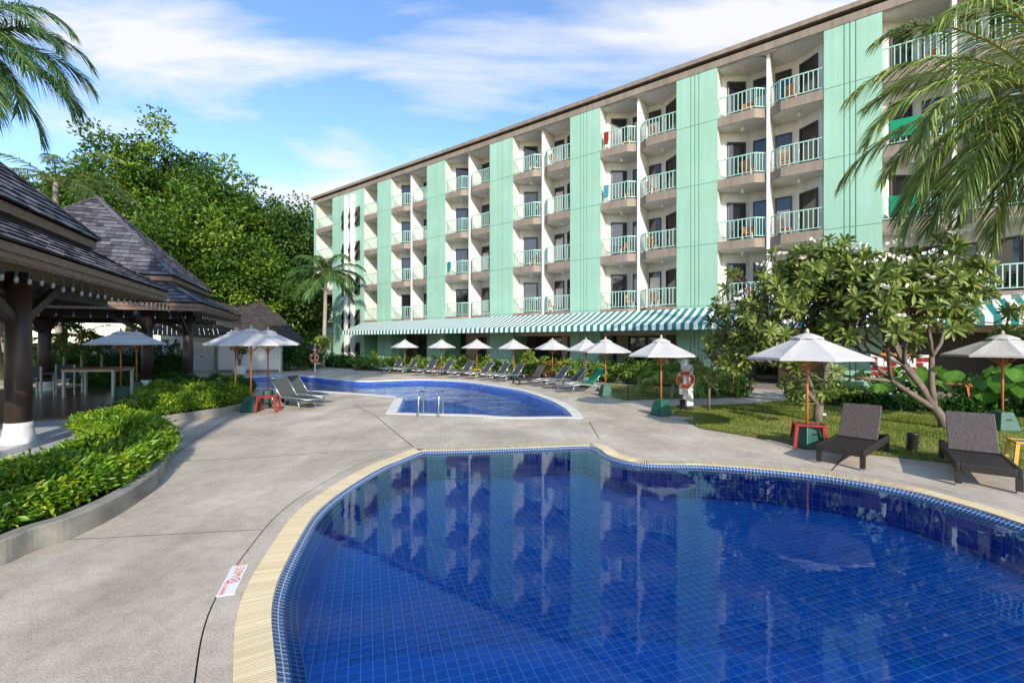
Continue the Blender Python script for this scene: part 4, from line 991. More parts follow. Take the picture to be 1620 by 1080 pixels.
def put(proto, fx, fy, rz, label, group=None, hx=.62):
    """fx,fy: world position of the front leg mid-point"""
    return place(proto, (fx+math.cos(rz)*hx, fy+math.sin(rz)*hx, 0), rz, label, group)
# near wicker loungers
def wk(FLp, FRp, label):
    a, b = G(*FLp), G(*FRp); mid = (a+b)/2; v = b-a; rz = math.atan2(v.x, -v.y) if False else math.atan2(v.y, v.x)+R(90)
    return place(LWk, (mid.x+math.cos(rz)*.89, mid.y+math.sin(rz)*.89, 0), rz, label, 'dark wicker loungers by the lawn')
wk((1294.5, 732), (1366.5, 744.5), 'dark wicker lounger with raised back beside the red table')
wk((1514, 767), (1615, 781), 'dark wicker lounger with raised back beside the yellow table')
# left pair
for i, (leg, rzd, lb) in enumerate((((486, 646), 153, 'grey-green sling lounger beside the red stool'), ((503, 639), 153, 'grey-green sling lounger beside the yellow table, nearer the pool'))):
    p = G(*leg); put(LG, p.x, p.y, R(rzd), lb, 'pair of sling loungers left of the main pool', .62)
ROWL = 'sling loungers lined up along the far side of the main pool'
row = [(155, 357), (225, 360), (325, 369), (400, 374), (505, 381), (595, 387), (680, 395), (750, 401), (848, 416), (958, 427), (1025, 438), (1098, 458)]
for i, (zx, zy) in enumerate(row):
    p = G(563+zx*.3086, 480+zy*.3086); f = i/11; rz = R(53-42*f*f+[2, -3, 4, -2, 3, -4, 1, 4, -2, 3, -3, 2][i])
    lb = f'dark sling lounger, {ORD[i]} of the pool row from the coconut palm end'
    pr = LA
    if i == 8: pr = LWk; lb = 'low brown wicker lounger between the sling loungers of the row'
    if i == 11: pr = LT; lb = 'sling lounger draped with a bright green towel cover'
    put(pr, p.x, p.y, rz, lb, ROWL)
# side tables
def table_proto(col):
    t = thing('side_table', '', 'side table'); w, d_, h = .24, .19, .43
    m = MB(); m.box(-w, w, -d_, -d_+.04, h-.035, h); m.box(-w, w, d_-.04, d_, h-.035, h); m.box(-w, -w+.04, -d_+.04, d_-.04, h-.035, h); m.box(w-.04, w, -d_+.04, d_-.04, h-.035, h); m.build('top_rim', col, t, bevel=.008)
    MB().box(-w+.041, w-.041, -d_+.041, d_-.041, h-.03, h-.012).build('top_tray', mat('tray_dark', (.10, .10, .10), .4, .2, 8), t)
    for x in (-1, 1):
        for y in (-1, 1): m = MB(); m.bar((x*(w-.03), y*(d_-.03), h-.036), (x*(w+.015), y*(d_+.01), .003), .05, .04, (0, 1, 0)); m.build('leg', col, t)
    return t
TR = table_proto(RED); TY = table_proto(YEL)
def tput(proto, loc, rz, lb): return place(proto, loc, rz, lb, 'plastic side tables')
q = G(1277, 707); tput(TR, (q.x+.02, q.y-.02, 0), R(-22), 'red plastic side table fitted round the parasol base').scale = (1.1, 1.1, 1.1)
q = G(424, 651); tput(TR, q, R(10), 'red plastic stool table at the hedge end beside the parasol')
q = G(1620, 738); tput(TY, (q.x+.12, q.y, 0), R(-30), 'yellow plastic side table beside the wicker lounger')
q = G(451, 622.5); tput(TY, q, R(20), 'yellow plastic side table between loungers and pool edge')
for (zx, zy, pr, lb) in ((440, 366, TR, 'red side table between the third and fourth row loungers'), (625, 372, TY, 'yellow side table between the fifth and sixth row loungers'), (1003, 402, TR, 'red side table behind the brown wicker row lounger')):
    tput(pr, G(560+zx*.3086, 480+zy*.3086), R(40), lb)
# ------------------------------------------------------------------ lifebuoys, posts, lamps
def lifebuoy(label, loc, rz, rad=.3):
    t = thing('lifebuoy', label, 'lifebuoy', loc, rz); n, k_ = 32, 10; r_ = rad*.2; R_ = rad-r_
    for part, m_, sel in (('ring', ORANGE, lambda a: (a % 8) >= 1.0), ('white_band', WHITEP, lambda a: (a % 8) < 1.0)):
        m = MB(); rr_ = r_*(1.0 if part == 'ring' else 1.03)
        for i in range(n):
            if not sel(i+4): continue
            for k in range(k_):
                def P(i_, q): A = 2*math.pi*i_/n; B = 2*math.pi*q/k_; c = R_+rr_*math.cos(B); return (c*math.cos(A), rr_*.75*math.sin(B), c*math.sin(A))
                m.add([P(i, k), P(i+1, k), P(i+1, k+1), P(i, k+1)], [(0, 1, 2, 3)])
        m.build(part, m_, t, True)
    m = MB(); m.tube([((R_+r_+.01)*math.cos(a*math.pi/16), -.03, (R_+r_+.01)*math.sin(a*math.pi/16)) for a in range(0, 33)], .006, 5); m.build('grab_rope', WHITEP, t)
    return t
q = G(1086, 643.5); lp = thing('lifebuoy_post', 'white boarded post carrying the lifebuoy at the lawn corner', 'post', q)
MB().box(-.10, .06, -.05, .05, 0.01, 1.5).build('post', WHITEP, lp); MB().box(.08, .22, .0, .1, .01, 1.25).build('post', WHITEP, lp); MB().box(-.2, .2, -.07, -.051, 1.22, 1.48).build('head_board', WHITEP, lp); MB().box(-.25, .3, -.2, .2, .005, .04).build('foot_plate', GBASE, lp)
nb_ = MB().box(-.26, .05, -.075, -.055, .42, .72).build('notice_board', WHITEP, lp)
m = MB()
for k in range(5): m.box(-.23, .0-.04*(k % 2), -.0775, -.0755, .66-.045*k, .672-.045*k)
m.build('notice_print', mat('print_grey', (.45, .45, .47), .8), nb_)
lifebuoy('orange lifebuoy hanging on the white post by the lawn', (q.x-.1, q.y-.17, .89), R(-12), .265)
q = at(498.5, 31); ls = thing('lifebuoy_sign_post', 'thin white post with red and navy sign by the palm trunk', 'post', q)
MB().box(-.03, .03, -.02, .02, .01, 1.95).build('post', WHITEP, ls); MB().box(-.22, .22, -.045, -.021, 1.45, 1.63).build('sign_plate', RED, ls); MB().box(-.2, .2, -.045, -.021, 1.632, 1.82).build('sign_plate', mat('navy', (.012, .014, .04), .5), ls)
MB().box(-.12, .12, -.05, -.046, 1.50, 1.58).build('print', WHITEP, ls); MB().box(-.05, .05, -.05, -.046, 1.68, 1.76).build('print', WHITEP, ls)
lifebuoy('orange lifebuoy hanging on the thin post by the coconut palm', (q.x, q.y-.11, 1.0), 0, .31)
def bollard(label, loc, h, r_, tilt=0):
    t = thing('bollard_lamp', label, 'garden lamp', loc); n = 7
    MB().lathe([(r_*.72, 0.01), (r_*.72, h)], 16).build('stem', RUBBER, t)
    for k in range(n):
        z = h*(.12+.8*k/(n-1)); m = MB(); m.lathe([(r_*.73, z-.012), (r_, z-.008), (r_*1.02, z+.004), (r_*.73, z+.014)], 16); m.build('fin', RUBBER, t)
    MB().lathe([(r_*.9, h), (r_*.8, h+.02), (.01, h+.03)], 16).build('cap', RUBBER, t); t.rotation_euler = (0, tilt, 0)
q = G(1443, 714); bollard('black ribbed garden lamp on the lawn between the wicker loungers', (q.x, q.y, .005), .33, .105, R(3)); q = G(1080, 648.5); bollard('black ribbed garden lamp below the lifebuoy post', (q.x, q.y, .005), .30, .095)
for (x, y, lb) in ((1302, 664, 'small white-topped spotlight beside the forked frangipani trunk'), (1506, 676, 'small white-topped spotlight beside the leaning frangipani trunk')):
    q = G(x, y); t = thing('garden_spotlight', lb, 'garden lamp', q); MB().lathe([(.035, .008), (.05, .06), (.05, .13)], 12).build('body', RUBBER, t); MB().lathe([(.065, .13), (.07, .16), (.06, .18)], 12).build('rim', WHITEP, t)
for (x, y) in ((994, 631), (1039, 641)):
    q = G(x, y); t = thing('marker_stake', 'thin dark stake at the edge of the grass strip' if x == 994 else 'thin dark stake beside the corner parasol base', 'stake', q); MB().tube([(0, 0, .0), (0, 0, .5)], .017, 7).build('rod', RUBBER, t); MB().lathe([(.025, .46), (.025, .52)], 8).build('cap', RUBBER, t)
# stepping slabs at the lawn corner
for i, (x, y, w) in enumerate(((1078, 662, .6), (1050, 652, .55))):
    q = G(x, y); t = MB().box(-w/2, w/2, -.2, .2, .013, .035).build('stepping_slab', CONC, None, loc=q, rz=R(-20), bevel=.008); tag(t, 'pale concrete stepping slab at the lawn corner' if i == 0 else 'pale concrete slab next to the corner parasol base', 'paving slab')
# depth sign set in the deck
sg = thing('depth_sign', 'white pool tile sign reading 0.50M with no diving symbol', 'sign', (0, 0, 0))
c0, c1, c2, c3 = G(341.5, 944), G(371.5, 939.5), G(393, 892), G(367.5, 896)
cm = (c0+c1+c2+c3)/4; yv = ((c2+c3)-(c0+c1)).normalized(); Ls = ((c2+c3)/2-(c0+c1)/2).length; Ws = ((c1-c0).length+(c2-c3).length)/2
sg.location = (cm.x, cm.y, 0); sg.rotation_euler = (0, 0, math.atan2(yv.y, yv.x)-R(90))
MB().box(-Ws/2, Ws/2, -Ls/2, Ls/2, .001, .008).build('plate', WHITEP, sg)
def txt(s, x, y, size, m_, nm='lettering'):
    cu = bpy.data.curves.new(nm, 'FONT'); cu.body = s; cu.size = size; cu.align_x = 'CENTER'; cu.align_y = 'CENTER'; cu.extrude = .0008
    o = bpy.data.objects.new(nm, cu); C.objects.link(o); cu.materials.append(m_); o.parent = sg; o.location = (x, y, .0096); o.rotation_euler = (0, 0, R(-90)); bpy.context.view_layer.update(); me = bpy.data.meshes.new_from_object(o.evaluated_get(bpy.context.evaluated_depsgraph_get())); lo_ = link(nm, me, sg, o.location); lo_.rotation_euler = o.rotation_euler; bpy.data.objects.remove(o); return lo_
PR1 = mat('print_orange', (.62, .22, .10), .7); PR2 = mat('print_red', (.62, .09, .11), .7)
txt('0.50M', .01, Ls*.29, Ls*.19, PR1); txt('NO DIVING', -Ws*.28, -Ls*.28, Ls*.085, PR2)
m = MB(); n = 28; r0, r1 = Ws*.30, Ws*.36; cy = -Ls*.06
for k in range(n):
    a, b = 2*math.pi*k/n, 2*math.pi*(k+1)/n; m.add([(.01+r_*math.cos(q_), cy+r_*math.sin(q_), .0095) for r_, q_ in ((r0, a), (r1, a), (r1, b), (r0, b))], [(0, 1, 2, 3)])
m.bar((.01-r0*.7, cy+r0*.7, .0095), (.01+r0*.7, cy-r0*.7, .0095), .008, .0006); m.bar((.01-.02, cy-.03, .0092), (.01+.03, cy+.03, .0092), .012, .0006); m.build('no_diving_symbol', PR2, sg)
# things inside the ground floor
rd = thing('reception_desk', 'long timber reception desk inside the hotel lobby opening', 'desk', HM @ Vector((41.3, 1.6, .05)), HR); MB().box(-1.1, .9, -.25, .25, .002, 1.0).build('front', mat('desk_timber', (.30, .19, .10), .5, .2, 6, stretch=(6, 6, 1)), rd); MB().box(-1.15, .95, -.3, .3, 1.001, 1.05).build('top', BEIGE, rd)
for t_, lb in ((27.6, 'long orange timber counter under the awning behind the parasols'),):
    k = thing('counter', lb, 'counter', HM @ Vector((t_, -.6, .05)), HR); MB().box(-1.4, 1.4, -.25, .25, .002, .78).build('front', MATS['orange_timber'], k); MB().box(-1.45, 1.45, -.3, .3, .781, .83).build('top', MATS['orange_timber'], k)
cb = thing('checked_rack', 'red and white checked rack seen behind the leaning frangipani', 'rack', HM @ Vector((44.6, -1.5, .05)), HR); rr_ = random.Random(4)
MB().box(-.9, .9, .02, .06, .002, 1.55).build('back_panel', WHITEP, cb)
for i in range(9):
    for j in range(4):
        MB().box(-.88+i*.19, -.72+i*.19, -.0, .018, .72+j*.19, .88+j*.19).build('panel', RED if rr_.random() < .5 else WHITEP, cb)
MB().box(-.6, .3, -.04, .0, 1.5, 1.6).build('header', mat('header_orange', (.75, .22, .03), .6), cb)
wt = thing('wooden_table', 'orange wooden terrace table behind elephant ear leaves', 'table', at(1500, 14.6), R(-30)); MB().box(-.6, .6, -.35, .35, .70, .75).build('tabletop', MATS['orange_timber'], wt)
for x in (-.54, .54):
    for y in (-.3, .3): MB().box(x-.035, x+.035, y-.035, y+.035, 0.01, .70).build('leg', MATS['orange_timber'], wt)
# ------------------------------------------------------------------ hedges with kerbs
def hedge(name, label, poly, h, dens, L, m_, kerb=None, kh=.22, z0=.0):
    if kerb is not None: z0 = kh*.8
    poly = [(p[0], p[1]) for p in poly]; P = np.array(poly); c = P.mean(0)
    t = thing(name, label, 'hedge', (c[0], c[1], 0)); q = P-c
    lo, hi = q.min(0)-.1, q.max(0)+.1; area = abs(sum(q[i][0]*q[(i+1) % len(q)][1]-q[(i+1) % len(q)][0]*q[i][1] for i in range(len(q))))/2
    n = int(area*dens); S_ = lo+(hi-lo)*RNG.random((n*4, 2)); S_ = S_[pip(S_, q)][:n]; k = len(S_)
    d, w = edge_dist(S_, q); mc = S_[RNG.choice(k, max(3, int(area*1.5)))]; md = np.sqrt(((S_[:, None, :]-mc[None])**2).sum(2)).min(1); lump = .16-.62*np.clip(md/.55, 0, 1)**2+.05*np.sin(S_[:, 0]*7)*np.sin(S_[:, 1]*6.1)
    top = z0+h*(1+lump)*(np.clip(d/.42, 0, 1)**.42*.55+.45)
    Pz = top-np.abs(RNG.normal(size=k))*.10+.03*RNG.normal(size=k)
    outw = -nrm(np.concatenate([w, np.zeros((k, 1))], 1))*np.clip(1-d/.45, 0, 1)[:, None]
    A3 = np.concatenate([S_, Pz[:, None]], 1)
    # sides
    per = np.linalg.norm(np.roll(q, -1, 0)-q, axis=1); ns = int(per.sum()*h*dens*.7); e = RNG.choice(len(q), ns, p=per/per.sum()); f = RNG.random((ns, 1)); a, b = q[e], np.roll(q, -1, 0)[e]
    B2 = a+(b-a)*f; tn = nrm(np.concatenate([b-a, np.zeros((ns, 1))], 1)); on = np.stack([tn[:, 1], -tn[:, 0], np.zeros(ns)], 1)
    chk = pip(B2+on[:, :2]*.05, q); on[chk] *= -1
    zz = z0+.03+h*.62*RNG.random(ns)+.05; B2 = B2+on[:, :2]*(.10*np.sin(zz*7)[:, None]-.03+.06*RNG.normal(size=(ns, 1)))
    B3 = np.concatenate([B2, zz[:, None]], 1); Pt = np.concatenate([A3, B3]); ow = np.concatenate([outw, on]); N_ = len(Pt)
    D = ow*.8+RNG.normal(size=(N_, 3))*.7; D[:, 2] += .25
    Nn = np.array([0, 0, .9])+ow*.5+RNG.normal(size=(N_, 3))*.4
    sp = .5+.5*np.sin(Pt[:, 0]*5)*np.sin(Pt[:, 1]*5.7+Pt[:, 2]*3); v = .28*sp+.5*RNG.random(N_)+.3*(RNG.random(N_) < .22)
    link('foliage', leaves('foliage', Pt, D, Nn, L*(.4+1.1*RNG.random(N_)**1.3), L*(.28+.30*RNG.random(N_)), m_, v), t)
    s_ = q*np.clip(1-.28/np.maximum(np.linalg.norm(q, axis=1, keepdims=True), .3), .3, 1)
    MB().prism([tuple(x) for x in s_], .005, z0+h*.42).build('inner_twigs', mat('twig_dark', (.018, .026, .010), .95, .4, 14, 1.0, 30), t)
    if kerb is not None:
        kp = [Vector((x[0]-c[0], x[1]-c[1])) for x in kerb]; m = MB(); vs = []; fs = []
        for i, p in enumerate(kp):
            tg = (kp[min(i+1, len(kp)-1)]-kp[max(i-1, 0)]).normalized(); nn_ = Vector((-tg.y, tg.x)); 
            if nn_.dot(-p) < 0: nn_ = -nn_
            for (o_, z) in ((0, .001), (0.0, kh-.02), (.02, kh), (.15, kh), (.15, .001)): vs.append((p.x+nn_.x*o_, p.y+nn_.y*o_, z))
        for i in range(len(kp)-1):
            for k_ in range(4): fs.append((i*5+k_, i*5+k_+1, (i+1)*5+k_+1, (i+1)*5+k_))
        m.add(vs, fs); o = m.build('kerb', KERB, t); 
    return t
K1 = catmull([G(-60, 905), G(0, 895), G(53, 872), G(110, 853), G(176, 821), G(227, 788), G(252, 765), G(262, 745), G(272, 720)], 6, False)
H1 = [(-5.16, 3.4), (-5.14, 4.7), (-5.12, 5.5), (-5.3, 6.3), (-5.62, 7.0), (-5.9, 7.7), (-6.62, 8.7), (-7.5, 9.6), (-8.5, 10.4), (-9.5, 10.6), (-9.4, 9.8), (-8.2, 9.1), (-7.3, 8.0), (-6.7, 6.6), (-6.4, 5), (-6.3, 3.4)]
hedge('hedge', 'bright green clipped hedge in the curved kerb beside the foreground path', H1, .40, 4200, .09, LF_HEDGE, K1, .24)
K2_ = catmull([G(255, 671), G(315, 662), G(362, 654), G(392, 646), G(404, 638)], 6, False)
H2 = [(-9.1, 11.8), (-8.82, 12.5), (-8.6, 13.3), (-8.6, 14.2), (-9.2, 15.8), (-12.2, 17.2), (-13.2, 16.2), (-10.9, 13.7), (-10.3, 12.0), (-9.6, 11.4)]
hedge('hedge', 'bright green clipped hedge ending at the white parasol and red stool', H2, .46, 2800, .09, LF_HEDGE, K2_, .2)
H3 = [at(128, 20.6), at(392, 18.2), at(396, 19.6), at(120, 22.0)]
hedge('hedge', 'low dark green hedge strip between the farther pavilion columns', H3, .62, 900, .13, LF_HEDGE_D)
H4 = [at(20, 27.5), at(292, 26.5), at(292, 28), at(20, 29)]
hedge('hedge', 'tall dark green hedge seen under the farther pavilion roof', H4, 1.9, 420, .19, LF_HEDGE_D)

# ------------------------------------------------------------------ shrubs
def shrub(label, loc, r_, h, m_, L=.17, ncl=34, per=16, group=None, name='shrub', cat='shrub'):
    t = thing(name, label, cat, loc, RNG.random()*6, group)
    me, cc = crown((0, 0, h*.52), (r_*.85, r_*.85, h*.5), ncl, per, .24*max(r_, h*.6), L, m_, 'foliage', low=-.8, shell=.35); link('foliage', me, t)
    m = MB()
    for k in range(6):
        p = cc[k*3 % len(cc)]; m.tube([(0, 0, .004), (p[0]*.4, p[1]*.4, p[2]*.5), tuple(p)], [.02, .015, .006], 5)
    m.build('stems', BARK, t); return t
BEDP = [G(560, 586), G(700, 591), G(800, 596.5), G(900, 602), G(960, 606), G(1095, 615), G(1092, 604), G(980, 596), G(700, 581), G(560, 577)]
tag(sheet('planting_bed', BEDP, [], .016, SOIL), kind='structure')
NTH = ORD+['thirteenth', 'fourteenth', 'fifteenth', 'sixteenth', 'seventeenth', 'eighteenth', 'nineteenth', 'twentieth', 'twenty-first', 'twenty-second', 'twenty-third']
GS = 'leafy shrubs in the bed below the hotel awning'
sx = np.linspace(568, 1085, 23)
for i, x in enumerate(sx):
    yb = np.interp(x, [560, 700, 800, 900, 960, 1095], [583.5, 588, 593.5, 599, 603.5, 612.5]); p = G(x, yb)
    shrub(f'leafy yellow-green shrub below the awning, front row, {NTH[i]} from the corner palm', (p.x, p.y, .016), .62+.2*random.random(), .85+.4*random.random(), LF_SHRUB, .16, 34, 15, GS)
for i, x in enumerate(np.linspace(590, 1070, 14)):
    yb = np.interp(x, [560, 700, 800, 900, 960, 1095], [580.5, 584, 588, 593, 597, 605]); p = G(x, yb)
    shrub(f'leafy yellow-green shrub below the awning, rear row, {NTH[i]} from the corner palm', (p.x, p.y, .016), .6+.2*random.random(), .8+.4*random.random(), LF_SHRUB, .18, 24, 14, GS)
p = G(833, 596); shrub('tall pale variegated shrub standing above the planted strip', (p.x, p.y, .016), .42, 1.75, LF_SHRUB, .2, 36, 14)
GS2 = 'shrubs flanking the lobby path'
for i, (x, y, r_, h) in enumerate(((1105, 627, .5, .95), (1128, 626, .5, .8), (1152, 627, .55, .85), (1172, 627, .45, .75), (1110, 619, .6, 1.1), (1140, 619, .6, 1.0))):
    p = G(x, y); shrub(f'yellow-green shrub below the mint pier, {NTH[i % 4]} of the {"front" if i < 4 else "rear"} row towards the lobby path', (p.x, p.y, .01), r_, h, LF_SHRUB, .15, 26, 15, GS2)
for i, (x, y, r_, h) in enumerate(((1262, 637, .55, .8), (1290, 638, .5, .75), (1318, 641, .55, .95), (1345, 643, .5, .7), (1280, 630, .6, .95), (1310, 632, .6, 1.0))):
    p = G(x, y); shrub(f'pale green shrub behind the forked frangipani, {NTH[i % 4]} of the {"front" if i < 4 else "rear"} row from the lobby path', (p.x, p.y, .01), r_, h, LF_SHRUB, .14, 26, 15, 'shrubs behind the frangipani trunks')
BED2 = [G(1250, 637), G(1390, 648), G(1620, 665), Vector((17, 12)), Vector((19, 14.5)), G(1480, 625), G(1250, 622)]
tag(sheet('planting_bed', BED2, [], .02, SOIL), kind='structure')
for i, x in enumerate(np.linspace(1352, 1640, 12)):
    p = G(x, np.interp(x, [1350, 1390, 1620, 1660], [645, 648, 662, 664])); shrub(f'low dark groundcover shrub under elephant ear leaves, {NTH[i]} from the lobby path', (p.x, p.y+.25, .02), .5, .42, LF_HEDGE_D, .1, 26, 16, 'dark groundcover shrubs')
for i, (x, Y) in enumerate(((1400, 16.4), (1450, 16.2), (1530, 15.3), (1600, 14.6))):
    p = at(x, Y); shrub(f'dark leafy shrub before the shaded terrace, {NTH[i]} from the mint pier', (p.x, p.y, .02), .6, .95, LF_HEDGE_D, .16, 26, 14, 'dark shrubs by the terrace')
# dark bush beside the hotel corner, pool house end
for (x, Y, r_, h, lb) in ((452, 33, 1.1, 2.2, 'dense dark bush beside the white house wall'), (474, 33.5, 1.2, 2.4, 'dense dark bush between the white house and palm'), (492, 35, .9, 1.7, 'dense dark bush behind the thin lifebuoy post'), (524, 38, .9, .9, 'low dark bush at the hotel corner'), (548, 36.6, 1.0, .9, 'low dark grassy bush below the white fins'), (566, 36, .9, .85, 'low dark bush at the awning end')):
    shrub(lb, at(x, Y), r_, h, LF_HEDGE_D, .22, 60, 18)
# elephant ears: every leaf a part
def ear_leaf():
    n = 14; out = []
    for k in range(n+1):
        f = k/n; w = .5*math.sin(math.pi*min(1, f*1.02))**.8*(1.0 if f < .5 else 1.0-.35*(f-.5)); out.append((f, w))
    V = []; F = []; v = []
    for i, (f, w) in enumerate(out):
        x = -.22+f*1.15; zc = .03-.22*(f-.25)**2
        wav = .025*math.sin(f*20)
        for s in (-1, -.5, 0, .5, 1): V.append((x-(abs(s)*.06 if f < .3 else 0), s*w, zc+abs(s)*.10*w+wav*abs(s))); v.append(.35+.25*(s == 0)+.2*random.random())
    for i in range(n):
        for j in range(4): F.append((i*5+j, (i+1)*5+j, (i+1)*5+j+1, i*5+j+1))
    return np_mesh('leaf', V, F, LF_EAR, v, True)
EAR = [ear_leaf() for _ in range(2)]
def ear_plant(label, loc, n, h, size, seed):
    r_ = random.Random(seed); t = thing('elephant_ear_plant', label, 'plant', loc)
    for k in range(n):
        a = r_.uniform(-3.1, .1) if k % 3 else r_.uniform(0, 6.28); hh = h*r_.uniform(.55, 1.05); rr = h*r_.uniform(.3, .6)
        tip = Vector((rr*math.cos(a), rr*math.sin(a), hh)); m = MB(); m.tube([(0, 0, .01), (tip.x*.35, tip.y*.35, hh*.6), tip], [.03, .022, .014], 6); m.build('stalk', mat('stalk_green', (.10, .19, .03), .5, .15), t, True)
        o = link('leaf', EAR[k % 2], t, tip); s = size*r_.uniform(.5, .98); o.scale = (s, s, s); o.rotation_euler = (r_.uniform(-.25, .25), R(r_.uniform(25, 60)), a)
for i, (x, Y, n, h, s) in enumerate(((1385, 15.0, 6, 1.15, .62), (1418, 15.6, 6, 1.3, .6), (1462, 14.6, 6, 1.2, .62), (1535, 13.6, 7, 1.2, .68), (1575, 13.2, 8, 1.25, .72), (1612, 12.6, 8, 1.3, .75), (1650, 12.4, 7, 1.3, .75))):
    ear_plant(['elephant ear plant nearest the mint pier with upright leaves', 'elephant ear plant behind the leaning frangipani', 'elephant ear plant left of the leaning frangipani trunk', 'broad elephant ear plant behind the wicker lounger back', 'broad elephant ear plant under the right-hand parasol pole', 'largest elephant ear plant beside the parasol', 'elephant ear plant at the end of the bed'][i].replace('right-hand ', 'lawn '), at(x, Y, .02), n, h, s, i+3)

# ------------------------------------------------------------------ palms
def frond(L, e0, droop, nl, ll, m_, seed, width=.035, hang=.9, twist=0.0, dpow=1.5):
    r_ = np.random.default_rng(seed); n = 26; pts = [np.zeros(3)]; el = []
    for k in range(n):
        s = (k+.5)/n; e = e0-droop*s**dpow; el.append(e); pts.append(pts[-1]+np.array([math.cos(e), 0, math.sin(e)])*L/n)
    pts = np.array(pts); V = []; F = []; v = []
    # rachis (triangular tube)
    for i, p in enumerate(pts):
        w = .042*(1-i/n)+.008; e = el[min(i, n-1)]; up = np.array([-math.sin(e), 0, math.cos(e)])
        V += [p+up*w*.6, p+np.array([0, w, 0]), p-up*w*.6, p-np.array([0, w, 0])]; v += [.0]*4
    for i in range(n):
        for k in range(4): F.append((i*4+k, i*4+(k+1) % 4, (i+1)*4+(k+1) % 4, (i+1)*4+k))
    nr = len(F)
    for j in range(nl):
        f = .14+.86*(j+.5)/nl; x = f*n; i = min(int(x), n-1); p = pts[i]+(pts[i+1]-pts[i])*(x-i); e = el[i]
        fw = np.array([math.cos(e), 0, math.sin(e)]); up = np.array([-math.sin(e), 0, math.cos(e)])
        lf = ll*(math.sin(math.pi*(.12+.82*f))**.7)*(.85+.3*r_.random())
        for s in (-1, 1):
            side = np.array([0, s, 0]); sp = .55+.55*f+r_.normal()*.09
            d = side*math.cos(sp)+fw*math.sin(sp)+up*(.22+r_.normal()*.10); d /= np.linalg.norm(d)
            wv = np.cross(d, up+side*.3); wv /= np.linalg.norm(wv); ta = r_.normal()*.75; wv = wv*math.cos(ta)+np.cross(d, wv)*math.sin(ta); wv *= width*(.8+.4*r_.random())
            q = p.copy(); b = len(V); va = r_.random()*.8+.1; hg = hang*(.7+.6*r_.random())
            for g_, wd in ((0, .55), (.3, 1.0), (.65, .7), (1.0, .0)):
                dd = d.copy(); pos = p+d*lf*g_+np.array([0, 0, -1])*lf*hg*g_**2*.62
                ln = np.linalg.norm(pos-p)
                if wd > 0: V += [pos+wv*wd*.5, pos-wv*wd*.5]; v += [va, va]
                else: V.append(pos); v.append(va)
            F += [(b, b+2, b+3, b+1), (b+2, b+4, b+5, b+3), (b+4, b+6, b+6, b+5)]
    F3 = []
    for f in F:
        if f[2] == f[1]: F3.append((f[0], f[1], f[3]))
        else: F3 += [(f[0], f[1], f[2]), (f[0], f[2], f[3])]
    me = np_mesh('frond', V, F3, [m_, RACHIS], v); mi = np.zeros(len(F3), np.int32); mi[:nr*2] = 1; me.polygons.foreach_set('material_index', mi); return me
def palm(label, base, top, tr0, tr1, fr, m_, ll, nl, width, lean=(0, 0), name='coconut_palm', seed=0, nuts=0):
    t = thing(name, label, 'palm tree', base); T_ = Vector(top)-Vector(base); m = MB(); n = 22; pts = []; rad = []
    for k in range(n+1):
        f = k/n; bend = math.sin(f*math.pi*.5); pts.append((T_.x*bend, T_.y*bend, T_.z*f)); rad.append((tr0+(tr1-tr0)*f**.5)*(1+.06*(k % 2))); 
    rad[0] = tr0*1.45; m.tube(pts, rad, 12); m.build('trunk', PBARK, t, True)
    for i, (az, e0, L, dr) in enumerate(fr):
        me = frond(L, R(e0), R(dr), nl, ll, m_, seed*50+i, width, .95+.5*((i*37) % 10)/10); o = link('frond', me, t, T_); o.rotation_euler = (R(((i*53) % 30)-15), 0, R(az))
    for k in range(nuts):
        a = k*6.28/nuts; m = MB(); m.lathe([(.03, -.14), (.10, -.07), (.12, .0), (.09, .09), (.02, .13)], 10); m.build('coconut', mat('coconut', (.16, .15, .03), .5, .3), t, True, (T_.x+.22*math.cos(a), T_.y+.22*math.sin(a), T_.z-.25))
    return t
# upper right palm: crown just outside the frame
palm('tall coconut palm beside the lawn with fronds hanging across the hotel', (12.9, 10.4, 0), (12.2, 10.3, 7.75), .19, .12,
     [(176, 22, 4.4, 92), (188, 10, 4.4, 84), (182, -10, 4.2, 66), (170, -20, 4.2, 60), (186, -34, 4.0, 48), (200, -52, 4.2, 34), (176, -58, 3.9, 26), (160, 44, 4.4, 92), (196, 50, 4.5, 100), (178, 62, 4.6, 105), (228, 5, 4.3, 70), (140, 12, 4.4, 75), (150, -30, 4.2, 55), (214, -28, 4.4, 42), (232, -18, 4.2, 48), (196, -20, 4.3, 58), (100, 20, 4.4, 75), (60, 30, 4.3, 80), (20, 15, 4.3, 75), (-30, 25, 4.3, 78), (-75, 18, 4.3, 70), (262, 30, 4.4, 82), (120, 55, 4.4, 90), (0, 60, 4.2, 85), (174, -45, 4.0, 40)], LF_PALM, .82, 95, .036, seed=3)
palm('tall coconut palm rising behind the near pavilion roof', at(4, 22), at(-58, 21, 16.0), .2, .13,
     [(0, 30, 5.4, 100), (-20, 8, 5.4, 85), (20, -5, 5.2, 75), (-40, 30, 5.4, 100), (40, 25, 5.2, 95), (10, 55, 5.4, 115), (-60, 0, 5.2, 80), (70, 15, 5, 80), (0, -25, 5.2, 60), (-12, 40, 5.4, 110), (25, 40, 5.3, 105), (5, 10, 5.4, 90), (-5, -45, 5.0, 42), (120, 20, 5, 80), (180, 20, 5, 80), (230, 20, 5, 80), (-85, 35, 5, 85), (150, 50, 5, 90), (-35, -30, 5, 55), (30, -40, 5, 45)], LF_PALM_D, 1.25, 80, .05, seed=5)
